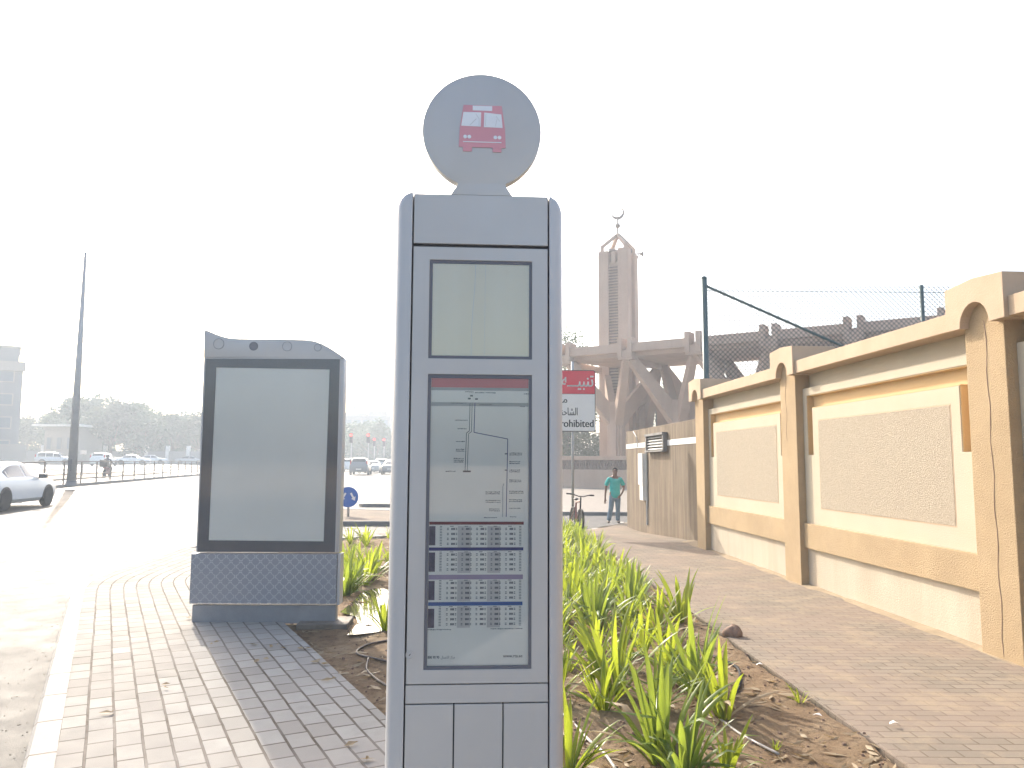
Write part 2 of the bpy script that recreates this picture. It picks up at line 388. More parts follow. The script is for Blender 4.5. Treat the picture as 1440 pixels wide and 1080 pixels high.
def sweep_kerb(name, pts, w, top, bottom, m, side=1, close=False, kind='structure', parent=None):
    """a kerb along a polyline, w wide to the given side, following the terrain"""
    P = []
    for a, b in zip(pts, pts[1:]):
        n = max(1, int(math.dist(a[:2], b[:2]) / .6))
        P += [(a[0] + (b[0] - a[0]) * k / n, a[1] + (b[1] - a[1]) * k / n) for k in range(n)]
    P.append(pts[-1][:2]); mb = MB(); mb.uv = []; s = 0
    for i, p in enumerate(P):
        a, b = P[max(0, i - 1)], P[min(len(P) - 1, i + 1)]; d = Vector((b[0] - a[0], b[1] - a[1])).normalized(); nn = Vector((d.y, -d.x)) * side
        if i: s += math.dist(P[i - 1], p)
        q = (p[0] + nn.x * w, p[1] + nn.y * w); z = g(*p); c = .02
        ring = [(p[0], p[1], z + bottom), (p[0], p[1], z + top - c), (p[0] + nn.x * c, p[1] + nn.y * c, z + top), (q[0], q[1], z + top), (q[0], q[1], z + bottom)]
        mb.v += ring; mb.uv += [(s, v) for v in (1.0, 1.1, 1.13, 1.3, 1.4)]
        if i:
            o = (i - 1) * 5; mb.f += [(o + k, o + k + 1, o + k + 6, o + k + 5) for k in range(4)]
    o = mb.build(name, m, parent)
    return tag(o, kind=kind) if kind else o

# ================================================================== SETTING
# outline of the two paved strips and the bed, in metres (x right, y ahead)
dK = Vector((-.4650, .8853)); nK = Vector((.8853, .4650))
def kb(t, v=0.0):  # point on the left pavement: t metres past the picture's lower edge, v metres in from the kerb
    p = Vector((-2.45, 4.0)) + dK * t + nK * v; return (p.x, p.y)
FW = 1.96
def px_edge(y): return 2.27 - .038 * y       # left edge of the right-hand path
def wall_x(y): return 4.44 - .0588 * y       # face of the compound wall piers
kerb_line = [kb(-8), kb(0), kb(3), kb(6.35), kb(6.72)]
bend = [(-5.78, 10.35), (-5.86, 10.9), (-5.98, 12.6), (-6.1, 14.3), (-5.9, 15.0), (-5.3, 15.7), (-4.2, 16.2), (-3.1, 16.8), (1.4, 20.3), (3.3, 24.0)]
kerb_line = kerb_line + bend
sheet('ground', [[(-1500, -300), (1500, -300), (1500, 2500), (-1500, 2500)]], -.20, M['sand'], cell=lambda v: 1.0 if abs(v) < 30 else (3 if abs(v) < 120 else 60))
def med(y): return -14.3 - .187 * y
sheet('road', [[(med(-20), -20), (40, -20), (40, 34), (med(34), 34)], [(med(34), 34), (-5.8, 34), (-18, 130), (med(130), 130)]], ROAD, M['asphalt'])
sheet('side_road_beyond_median', [[(med(-20) - 16, -20), (med(-20) - .6, -20), (med(130) - .6, 130), (med(130) - 16, 130)]], ROAD, M['asphalt'])['kind'] = 'structure'
bpy.data.objects['side_road_beyond_median'].name = 'far_road'
sheet('parking_ground', [[(-75, 84), (-46, 84), (-46, 128), (-95, 128)]], ROAD + .01, M['asphalt'])

# left pavement: rows of pavers that follow the kerb round its bend
def offset(pts, v):
    out = []
    for i, p in enumerate(pts):
        a, b = pts[max(0, i - 1)], pts[min(len(pts) - 1, i + 1)]
        d1 = (Vector(p) - Vector(a)).normalized() if i else (Vector(b) - Vector(p)).normalized()
        d2 = (Vector(b) - Vector(p)).normalized() if i < len(pts) - 1 else d1
        m = (d1 + d2).normalized(); n = Vector((m.y, -m.x)); k = 1 / max(.5, m.dot(d1)); out.append((p[0] + n.x * v * k, p[1] + n.y * v * k))
    return out
foot = kerb_line[:9]
fine = []
for a, b in zip(foot, foot[1:]):
    n = max(1, int(math.dist(a, b) / .35)); fine += [(a[0] + (b[0] - a[0]) * k / n, a[1] + (b[1] - a[1]) * k / n) for k in range(n)]
fine.append(foot[-1])
for _ in range(3): fine = [fine[0]] + [((a[0] + 2 * b[0] + c[0]) / 4, (a[1] + 2 * b[1] + c[1]) / 4) for a, b, c in zip(fine, fine[1:], fine[2:])] + [fine[-1]]
mb = MB(); mb.uv = []; NV = 13; s = 0
for i, p in enumerate(fine):
    if i: s += math.dist(fine[i - 1], p)
    for j in range(NV + 1):
        v = .15 + (FW - .15) * j / NV
        a, b = fine[max(0, i - 1)], fine[min(len(fine) - 1, i + 1)]; d = (Vector(b) - Vector(a)).normalized()
        x, y = p[0] + d.y * v, p[1] - d.x * v
        mb.v.append((x, y, g(x, y) - .004 + .006 * mnoise.noise((x * .9, y * .9, 0)))); mb.uv.append((s, v - .15 + .002))
    if i:
        o = (i - 1) * (NV + 1); mb.f += [(o + j, o + j + 1, o + j + NV + 2, o + j + NV + 1) for j in range(NV)]
o = mb.build('left_pavement', M['paver_grey'], smooth=True)
for p in o.data.polygons:
    if p.normal.z < 0: p.flip()
tag(o, kind='structure')
sweep_kerb('kerb', fine, .15, 0.0, -.16, M['kerb'])
sweep_kerb('side_street_kerb', [fine[-1], (-5.3, 15.7), (-4.2, 16.2), (-3.1, 16.8), (1.4, 20.3), (3.3, 24.0), (3.4, 24.6)], .15, 0.0, -.16, M['kerb'])
# right-hand path beside the wall
rp = [(px_edge(-4), -4), (wall_x(-4) + .3, -4), (wall_x(15) + .3, 15), (3.6, 24.3), (1.9, 21.4), (px_edge(19.5), 19.5)]
sheet('right_path', [rp], 0.0, M['paver_pink'], skirt=.16)
sweep_kerb('path_edging', [(px_edge(-4), -4), (px_edge(8), 8), (px_edge(19.5), 19.5)], .07, .004, -.1, M['paver_pink'], side=1)
# planting bed between the two paved strips
def soil_n(x, y): return .035 * mnoise.noise((x * 1.3, y * 1.3, 1)) + .03 * mnoise.noise((x * 4.5, y * 4.5, 5)) + .012 * mnoise.noise((x * 13, y * 13, 9))
i0 = kb(-8, FW - .03); i1 = kb(6.2, FW - .03)
bed1 = [i0, (px_edge(-3.5) - .02, -3.5), (px_edge(10.5) - .02, 10.5), i1]
bed2 = [i1, (px_edge(10.5) - .02, 10.5), (px_edge(20.2) - .02, 20.2), (-3.0, 16.7), (-4.4, 15.9), (-4.3, 13)]
def soil_h(x, y): return soil_n(x, y) + .03 * ss(.45, .05, px_edge(y) - x)
sheet('soil_bed', [bed1, bed2], -.045, M['soil'], cell=lambda v: .11, noise=lambda x, y: soil_h(x, y))
# traffic island and the pavement across the side street
isl = [(-6.6, 20.6), (-1.2, 20.9), (-1.4, 24.6), (-6.2, 26.4)]
sheet('traffic_island', [isl], 0.0, M['paver_pink'])
sweep_kerb('island_kerb', isl + [isl[0]], .13, .01, -.16, M['kerb_dark'], side=-1)
fp = [(-5.8, 29.3), (26, 28.6), (30, 60), (-9, 60)]
sheet('far_pavement', [fp, [(-9, 60), (30, 60), (30, 90), (-12.4, 90)]], 0.0, M['paver_far'])
sweep_kerb('far_kerb', [(-12.4, 90), (-9, 60), (-5.9, 30), (-5.6, 29.3), (26, 28.6)], .15, .01, -.16, M['kerb_dark'], side=-1)
# median strip
mpts = [(med(y) , y) for y in (12, 30, 50, 75, 105)]
sheet('median', [[(med(12) - .9, 12), (med(12), 12), (med(105), 105), (med(105) - .9, 105)]], .02, M['paver_far'])
sweep_kerb('median_kerb', mpts, .14, .025, -.18, M['kerb_dark'], side=-1)
sheet('sandy_verge', [[(-36, 40), (-27.5, 44), (-33, 74), (-60, 66)]], -.03, M['sand'], skirt=.1)
# puddle
pu = [(478, 862), (497, 846), (508, 834), (528, 828), (553, 830), (565, 850), (560, 875), (552, 886), (530, 890), (505, 893), (488, 894), (496, 886), (503, 876), (500, 868)]
P = [gp(x, y, -.036) for x, y in pu]
mb = MB(); mb.add([(p.x, p.y, -.028) for p in P], [tuple(range(len(P)))[::-1]]); tag(mb.build('puddle', M['water']), kind='structure')

# ================================================================== BUS STOP TOTEM
TY = 2.9
tz = lambda py: at(676, py, TY).z
TX = at(676, 650, TY).x
TX -= .006
tot = thing('bus_stop_totem', 'tall silver grey bus stop totem with a round top and route map behind glass', 'bus stop sign', (TX, TY, g(TX, TY)), R(3.6))
HW = .262  # half width between the side seams
zt, zb = tz(273.5), 0.0
mb = MB(); mb.bx(-HW, HW, .012, .16, .02, zt - .004); mb.build('core', M['gap'], tot)
def cap_profile(sx):
    # rounded side column, plan view
    pts = [(HW + .003, -.006)]
    for k in range(0, 9):
        a = R(-90 + k * 11.25 * 2); pts.append((HW + (.026 if sx > 0 else .038) + .036 * math.cos(a), .085 + .091 * math.sin(a)))
    pts += [(HW + .003, .176)]
    return [(sx * x, y) for x, y in pts]
for sx in (-1, 1):
    pr = cap_profile(sx); n = len(pr); mb = MB(); zs = [(0.0, 0), (zt - .055, 0), (zt - .03, .006), (zt - .012, .016), (zt - .001, .033), (zt + .002, .042)]
    for z, ins in zs:
        for x, y in pr: mb.v.append((sx * max(HW + .003, abs(x) - ins), y, z))
    for i in range(len(zs) - 1):
        for k in range(n): mb.f.append((i * n + k, i * n + (k + 1) % n, (i + 1) * n + (k + 1) % n, (i + 1) * n + k))
    mb.f += [tuple(range(n)), tuple(range((len(zs) - 1) * n, len(zs) * n))]
    mb.build('side_column', M['steel_side'], tot, angle=40)
z1, z2, z3, z4 = tz(345), tz(962), tz(989), tz(349)
MB().bx(-HW + .003, HW - .003, -.002, .03, z1 + .003, zt - .004).build('header_panel', M['steel'], tot, bevel=.002)
# door with two window openings
wx0, wx1 = -.196, .196
ux0, ux1 = -.196, .198
u0, u1 = tz(505), tz(367); l0, l1 = tz(941), tz(527)
door = MB(); X = HW - .004
for a, b, c, d in ((-X, X, u1, z4), (-X, ux0, u0, u1), (ux1, X, u0, u1), (-X, X, l1, u0), (-X, ux0, l0, l1), (ux1, X, l0, l1), (-X, X, z2 + .004, l0)):
    door.bx(a, b, -.006, .012, c, d)
# one plate with two holes
def plate_with_holes(x0, x1, z0, z1, holes, y0, y1):
    xs = sorted({x0, x1} | {h[0] for h in holes} | {h[1] for h in holes}); zs = sorted({z0, z1} | {h[2] for h in holes} | {h[3] for h in holes})
    m = MB(); B = bmesh.new(); vv = {}
    def V(x, z, y):
        k = (x, z, y)
        if k not in vv: vv[k] = len(m.v); m.v.append((x, y, z))
        return vv[k]
    solid = lambda i, k: 0 <= i < len(xs) - 1 and 0 <= k < len(zs) - 1 and not any(h[0] <= (xs[i] + xs[i + 1]) / 2 <= h[1] and h[2] <= (zs[k] + zs[k + 1]) / 2 <= h[3] for h in holes)
    B.free()
    for i in range(len(xs) - 1):
        for k in range(len(zs) - 1):
            if not solid(i, k): continue
            a, b, c, d = xs[i], xs[i + 1], zs[k], zs[k + 1]
            m.f.append((V(a, c, y0), V(b, c, y0), V(b, d, y0), V(a, d, y0))); m.f.append((V(a, d, y1), V(b, d, y1), V(b, c, y1), V(a, c, y1)))
            if not solid(i - 1, k): m.f.append((V(a, c, y0), V(a, d, y0), V(a, d, y1), V(a, c, y1)))
            if not solid(i + 1, k): m.f.append((V(b, c, y0), V(b, c, y1), V(b, d, y1), V(b, d, y0)))
            if not solid(i, k - 1): m.f.append((V(a, c, y0), V(a, c, y1), V(b, c, y1), V(b, c, y0)))
            if not solid(i, k + 1): m.f.append((V(a, d, y0), V(b, d, y0), V(b, d, y1), V(a, d, y1)))
    return m
plate_with_holes(-X, X, z2 + .004, z4, [(ux0, ux1, u0, u1), (ux0, ux1, l0, l1)], -.006, .0115).build('door', M['steel'], tot, bevel=.0015)
for nm, a, b in (('upper_window_frame', u0, u1), ('lower_window_frame', l0, l1)):
    plate_with_holes(ux0, ux1, a, b, [(ux0 + .012, ux1 - .011, a + .012, b - (.014 if a == l0 else .012))], -.002, .0112).build('window_frame', M['frame_dark'], tot, bevel=.001)
def paper():
    n = NT('milky_display_backing'); v = n.mapping()
    n.pbr(n.mix(n.noise(n.mapping(scale=(9, 1, .6)), 1.0, 3), (.93, .81, .55), (.97, .87, .63)), .5, 0, .4); return n.m
M['display'] = paper(); M['paper'] = mat('printed_paper', (.88, .86, .79), .6, var=.03)
d = MB().bx(ux0 + .01, ux1 - .01, .004, .0108, u0 + .01, u1 - .01).build('display_panel', M['display'], tot)
mb = MB(); zc = lambda py: tz(py)
mb.path([(-.02, .0036, zc(372)), (-.022, .0036, zc(400)), (-.030, .0036, zc(440)), (-.034, .0036, zc(470)), (-.034, .0036, zc(503))], .0012, 4)
mb.path([(.018, .0037, zc(372)), (.016, .0037, zc(500))], .0007, 4); mb.build('crease', M['white'], d)
poster = MB().bx(ux0 + .01, ux1 - .01, .006, .0108, l0 + .01, l1 - .012).build('timetable_poster', M['paper'], tot)
PX = lambda px: (px - 676) / 372.0 + .004
ink = mat('print_black', (.11, .11, .115), .6, var=.05)
inkred = mat('print_red', (.62, .13, .15), .6, var=.03); inkblue = mat('print_blue', (.06, .14, .38), .6); inknavy = mat('print_navy', (.06, .06, .20), .6)
inkmaroon = mat('print_maroon', (.22, .05, .05), .6); inklilac = mat('print_lilac', (.42, .33, .44), .6); inkgrey = mat('print_grey', (.40, .40, .40), .6); inkpic = mat('print_picture', (.13, .11, .15), .6, var=.3, ns=30)
def flat(name, rects, m, y=.0055, par=None):
    q = MB()
    for (a, b, c, dd) in rects: q.bx(min(a, b), max(a, b), y, y + .0004, min(c, dd), max(c, dd))
    return q.build(name, m, par or poster)
x0, x1 = ux0 + .013, ux1 - .012
flat('red_header', [(x0, x1, tz(545), tz(530))], inkred)
flat('grey_rule', [(x0, x1, tz(549), tz(545.2)), (x0, x1, tz(571), tz(566))], inkgrey)
# route diagram: three lines, one branching to the right
rt = MB()
def pline(pts, w, y=.0052):
    for (a, b), (c, d_) in zip(pts, pts[1:]): rt.beam((PX(a), y, tz(b)), (PX(c), y, tz(d_)), .0006, w, up=(1, 0, 0) if abs(a - c) < 1 else (0, 0, 1))
pline([(661, 567), (660.5, 606), (656.5, 609), (655, 663)], .0022); pline([(664, 567), (663.5, 607), (659.5, 610), (658, 663)], .0018)
rt.build('route_line', ink, poster)
rt = MB(); pline([(668, 567), (667, 608), (714.5, 617), (713, 727)], .0026); rt.build('route_line', inknavy, poster)
rt = MB(); pline([(709.5, 680), (708, 684), (708, 727)], .0024); rt.build('route_line', inkgrey, poster)
rnd = random.Random(3)
dash = []
def words(px, py, wpx, n=1, al='l'):
    # rows of tiny strokes the size of the stop names
    for r_ in range(n):
        x = px if al == 'l' else px - wpx; e = x + wpx
        while x < e:
            w = rnd.uniform(1.0, 2.6); hgt = rnd.uniform(.7, 1.3); y_ = py + r_ * 2.4 + rnd.uniform(-.2, .2)
            dash.append((PX(x), PX(min(e, x + w)), tz(y_ + hgt / 2), tz(y_ - hgt / 2))); x += w + .5
for (x, y, w) in ((654, 551, 12), (668, 552, 13), (683, 552, 14), (737, 553, 8), (634, 567, 22), (674, 569, 18), (732, 571, 7)): words(x, y, w)
for (x, y, w, n) in ((640, 591, 18, 1), (644, 603, 13, 1), (642, 621, 12, 1), (642, 632, 12, 2), (639, 645, 14, 3), (628, 663, 14, 1), (717, 637, 18, 2), (717, 649, 15, 2), (717, 661, 15, 2), (717, 675, 17, 2), (717, 691, 20, 2), (717, 703, 18, 2), (717, 715, 16, 1), (718, 727, 9, 1), (684, 692, 20, 2), (684, 704, 21, 2), (689, 716, 15, 2), (682, 728, 18, 1)): words(x, y, w, n)
for (x, y) in ((661, 556.5), (658, 560.5), (668, 561), (655, 663), (652, 663), (659, 663)): dash.append((PX(x), PX(x + 4), tz(y + 1.1), tz(y - 1.1)))
for y in (638, 661): dash.append((PX(710.5), PX(714.5), tz(y + .7), tz(y - .7)))
# timetable: five hour columns in four blocks
shade = []
for bi, y0 in enumerate((744, 780, 820, 857)):
    shade += [(PX(646), PX(664), tz(y0 - 4), tz(y0 + 26)), (PX(687), PX(705), tz(y0 - 4), tz(y0 + 26))]
    for c in range(5):
        cx = 631 + c * 20.2; dash.append((PX(cx + 4), PX(cx + 9), tz(y0 - 4.2), tz(y0 - 3.4)))
        for r_ in range(4):
            yy = y0 + r_ * 7.0
            for k, (o_, w) in enumerate(((0, 2.4), (6, 5), (12, 2.2))):
                for q in range(3 if k == 1 else 2):
                    xx = cx + o_ + (q * 1.75 if k == 1 else 0); zz = yy + (0 if k == 1 else (q * 2.0 - 1))
                    dash.append((PX(xx), PX(xx + (1.35 if k == 1 else w)), tz(zz + (1.5 if k == 1 else .45)), tz(zz - (1.5 if k == 1 else .45))))
    for r_ in range(13):
        for xx in (621, 735 - 4): dash.append((PX(xx), PX(xx + 3.2), tz(y0 - 4 + r_ * 2.2 + .8), tz(y0 - 4 + r_ * 2.2)))
for s_r in shade: flat('timetable_shading', [s_r], mat('print_pale_grey', (.62, .59, .56), .6), .0056)
words(600, 885.5, 38); words(692, 885, 44)
flat('fine_print', dash, ink, .0053)
flat('block_header', [(x0, PX(737.5), tz(738), tz(733.8))], inkmaroon); flat('block_header', [(x0, PX(737), tz(774.5), tz(770))], inknavy)
flat('block_header', [(x0, PX(736.5), tz(815), tz(808.5))], inklilac); flat('block_header', [(x0, PX(736), tz(852), tz(846.8))], inkblue)
for y0 in (740, 777, 817, 856): flat('small_picture', [(x0, PX(615), tz(y0 + 27), tz(y0))], inkpic)
tx = MB(); put_text(tx, 'www.rta.ae', PX(736), tz(925.5), .0165, .0052, width=.071, align='r', bold=.0004); tx.build('web_address', ink, poster); tx = MB()
put_text(tx, '800 90 90', PX(607), tz(926), .0135, .0052, width=.042, bold=.0003)
put_text(tx, '\uFEDD\uFE8E\uFEBC\uFE97\uFEFB\uFE8D \uFEB0\uFEDB\uFEAE\uFEE3', PX(644), tz(926), .0135, .0052, width=.052, align='r')
tx.build('poster_lettering', ink, poster)
MB().bx(ux0 + .012, ux1 - .011, -.0005, .0015, l0 + .012, l1 - .014).build('glass_pane', panemat('poster_glass', .045, .03), tot)
MB().bx(ux0 + .012, ux1 - .011, -.0005, .0015, u0 + .012, u1 - .012).build('glass_pane', panemat('display_glass', .07, .08), tot)
mb = MB(); mb.lathe([(.0150, -.0065), (.0150, -.0105), (.0128, -.0105), (.0128, -.0078), (.009, -.0078), (.009, -.0098), (.001, -.0098)], (PX(583), 0, tz(919)), 24, 'y'); lk = mb.build('lock', M['steel_side'], tot, angle=30)
MB().box((PX(583), -.0102, tz(919)), (.0025, .001, .009), m=Matrix.Rotation(R(35), 3, 'Y')).build('keyhole', M['gap'], lk)
MB().bx(-HW + .003, HW - .003, -.004, .02, z3 + .003, z2 - .001).build('lower_rail', M['steel'], tot, bevel=.0015)
for a, b in ((-HW + .003, -.0865), (-.0815, .0925), (.0975, HW - .003)):
    MB().bx(a, b, -.004, .02, .012, z3 - .002).build('lower_panel', M['steel'], tot, bevel=.0015)
MB().bx(-.33, .33, -.03, .19, -.06, .012).build('base_plate', M['steel_side'], tot, bevel=.004)
# round head with its neck
rad, hz = 83 / 357.0, tz(184.5); poly = []
zn = tz(258); an = math.acos(max(-1, min(1, (zn - hz) / rad)))
xn = rad * math.sin(an)
for k in range(81):
    a = -an + 2 * an * k / 80; poly.append((rad * math.sin(a), hz + rad * math.cos(a)))
poly += [(.092, zn - .006), (.120, zt - .0035), (-.120, zt - .0035), (-.092, zn - .006)]
hd = MB().prism(poly, -.002, .045).build('round_head', M['steel'], tot, bevel=.002, angle=40)
busr = mat('pictogram_glare_red', (.68, .32, .36), .5, var=.04); busw = mat('pictogram_white', (.80, .82, .84), .5, var=.03)  # red paled to carry the glare over the disc in its colour
HX = lambda px: (px - 675.5) / 372.0; hzz = lambda py: tz(py)
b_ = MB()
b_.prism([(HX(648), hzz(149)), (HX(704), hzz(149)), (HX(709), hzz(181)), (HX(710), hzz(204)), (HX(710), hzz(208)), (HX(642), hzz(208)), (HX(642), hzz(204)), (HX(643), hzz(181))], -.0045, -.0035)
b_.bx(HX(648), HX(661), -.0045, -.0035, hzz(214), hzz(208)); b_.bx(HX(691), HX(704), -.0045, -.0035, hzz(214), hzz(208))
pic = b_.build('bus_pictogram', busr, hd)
w_ = MB(); yy0, yy1 = -.0058, -.0048
w_.bx(HX(661.5), HX(690), yy0, yy1, hzz(156.5), hzz(149.8))
w_.prism([(HX(648), hzz(159)), (HX(674), hzz(159)), (HX(673.5), hzz(179)), (HX(645), hzz(178.5))], yy0, yy1); w_.prism([(HX(678.5), hzz(159)), (HX(703.5), hzz(161)), (HX(705.5), hzz(180)), (HX(678), hzz(179.5))], yy0, yy1)
for x in (651, 657, 695, 701): w_.disc((HX(x), (yy0 + yy1) / 2, hzz(193.5)), .0075, yy1 - yy0, 16)
w_.bx(HX(648), HX(704), yy0, yy1, hzz(201.2), hzz(200)); w_.build('pictogram_window', busw, pic)
for pts in (((666, 161), (671, 168), (671, 178)), ((667, 168), (658, 177)), ((681, 161), (680.5, 178)), ((696, 164), (701, 171)), ((697, 168), (695, 178))):
    k_ = MB().path([(HX(a), yy0 - .0004, hzz(b)) for a, b in pts], .0007, 4); k_.build('pictogram_wiper', M['steel'], pic)

# ================================================================== ADVERTISING PANEL
AY = 7.9
az = lambda py: at(372, py, AY).z
ap = at(372, 860, AY); AX = lambda px, py=640: at(px, py, AY).x - ap.x; ad = thing('advertising_panel', 'grey street advertising panel with a blank screen and wavy top', 'advertising panel', (ap.x, AY, 0), R(0.5))
hx0, hx1 = -.66, .775
lean = lambda z: 0
wave = []
T = lambda px, py: (AX(px, py), az(py))
for px_, py_ in ((288, 464), (294, 466), (302, 469.5), (312, 473), (322, 475.3), (334, 476.2), (360, 476.4), (400, 476.6), (430, 477.3), (442, 479), (453, 483), (464, 489), (474, 495.5), (483, 502)): wave.append(T(px_, py_))
hp = wave + [(wave[-1][0] + .006, az(504)), (AX(476.5, 777), az(777)), (AX(275.5, 777), az(777)), (AX(281.5, 620), az(620))]
MB().prism(hp, .012, .16).build('housing', M['steel_side'], ad, bevel=.006, angle=40)
# header face
fp_ = [(a, b - .004) for a, b in wave] + [(AX(480, 503), az(503.5)), (AX(287, 503), az(503))]
hpnl = MB().prism(fp_, -.004, .0115).build('header_panel', M['steel'], ad, bevel=.003, angle=40)
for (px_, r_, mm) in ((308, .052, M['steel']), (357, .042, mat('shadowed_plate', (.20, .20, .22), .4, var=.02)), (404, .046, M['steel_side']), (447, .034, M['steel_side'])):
    cx, cz = AX(px_, 486), az(484 if px_ < 320 else 487 if px_ < 420 else 488.5)
    rp_ = MB().lathe([(r_, -.0045), (r_, -.0085), (r_ * .90, -.0085), (r_ * .90, -.0055), (.001, -.0055)], (cx, 0, cz), 28, 'y').build('round_plate', mm, hpnl, angle=30)
    MB().lathe([(r_ + .004, -.0042), (r_ + .004, -.0055), (r_ + .0005, -.0055), (r_ + .0005, -.0042)], (cx, 0, cz), 28, 'y').build('ring', M['frame_dark'], rp_)  # dark ring painted in as recess shade around the plate
# screen frame: trapezoid leaning like the photo's, built as a plate with an opening
fo = [(AX(290, 505), az(505)), (AX(478, 505), az(504.5)), (AX(471, 776), az(776)), (AX(278, 776), az(776))]
fi = [(AX(304.5, 517), az(517)), (AX(463.5, 519), az(519)), (AX(455, 761), az(761)), (AX(293.5, 760), az(760))]
def ringplate(o_, i_, y0, y1):
    m = MB(); n = 4; vs = [(a, y, b) for y in (y0, y1) for a, b in o_ + i_]
    fs = []
    for k in range(4):
        j = (k + 1) % 4; fs += [(k, j, 4 + j, 4 + k), (8 + k, 12 + k, 12 + j, 8 + j), (k, 8 + k, 8 + j, j), (4 + k, 4 + j, 12 + j, 12 + k)]
    return m.add(vs, fs)
adframe = mat('advert_frame_enamel', (.17, .165, .18), .3, var=.04)
ringplate(fo, fi, -.004, .011).build('screen_frame', adframe, ad, bevel=.001)
go = [(fo[0][0] - .012, fo[0][1] + .010), (fo[1][0] + .012, fo[1][1] + .010), (fo[2][0] + .012, fo[2][1] - .003), (fo[3][0] - .010, fo[3][1] - .003)]
ringplate(go, fo, -.008, .011).build('edge_trim', M['steel_side'], ad, bevel=.001)
MB().prism([(a, b) for a, b in fi][::-1], .003, .011).build('blank_screen', mat('blank_poster_film', (.96, .94, .87), .35, spec=.5, var=.04, ns=1.4), ad)
MB().prism([(a, b) for a, b in fo][::-1], -.0095, -.0088).build('glass_pane', panemat('advert_glass', .03, .06), ad)
def quatre():
    n = NT('quatrefoil_lattice'); v = n.mapping()
    sp = n.n('ShaderNodeSeparateXYZ'); n.l(v, sp.inputs[0]); P_ = .0985; k = 2 * math.pi / P_
    a, b = n.math('MULTIPLY', sp.outputs[0], k), n.math('MULTIPLY', sp.outputs[2], k)
    f = n.math('ADD', n.math('ADD', n.math('COSINE', a), n.math('COSINE', b)), n.math('MULTIPLY', n.math('MULTIPLY', n.math('COSINE', n.math('MULTIPLY', a, 2)), n.math('COSINE', n.math('MULTIPLY', b, 2))), .34))
    line = n.math('LESS_THAN', n.math('ABSOLUTE', f), .26)
    fade = n.math('ADD', n.math('MULTIPLY', n.noise(v, 1.6, 2), .5), .35)
    n.pbr(n.mix(n.math('MULTIPLY', line, fade), (.27, .28, .31), (.50, .51, .53)), .4, .2, .5); return n.m
MB().bx(AX(269.5, 813), AX(474, 813), -.030, .09, az(848.5), az(778.5)).build('patterned_base_panel', quatre(), ad, bevel=.003)
MB().bx(AX(474, 813) + .004, AX(478.5, 813), -.018, .14, az(850), az(778.5)).build('side_trim', M['steel_side'], ad, bevel=.003)
MB().bx(AX(271, 860), AX(472, 860), -.012, .095, -.02, az(851)).build('plinth', mat('plinth_grey', (.25, .25, .255), .7, var=.12, bump=.2), ad, bevel=.004)
tag(MB().box((at(452, 860, 7.75).x, 7.93, -.035), (.5, .4, .085), rz=.05).build('concrete_footing', M['kerb'], bevel=.01), 'low concrete footing slab at the right foot of the advertising panel', 'concrete slab')

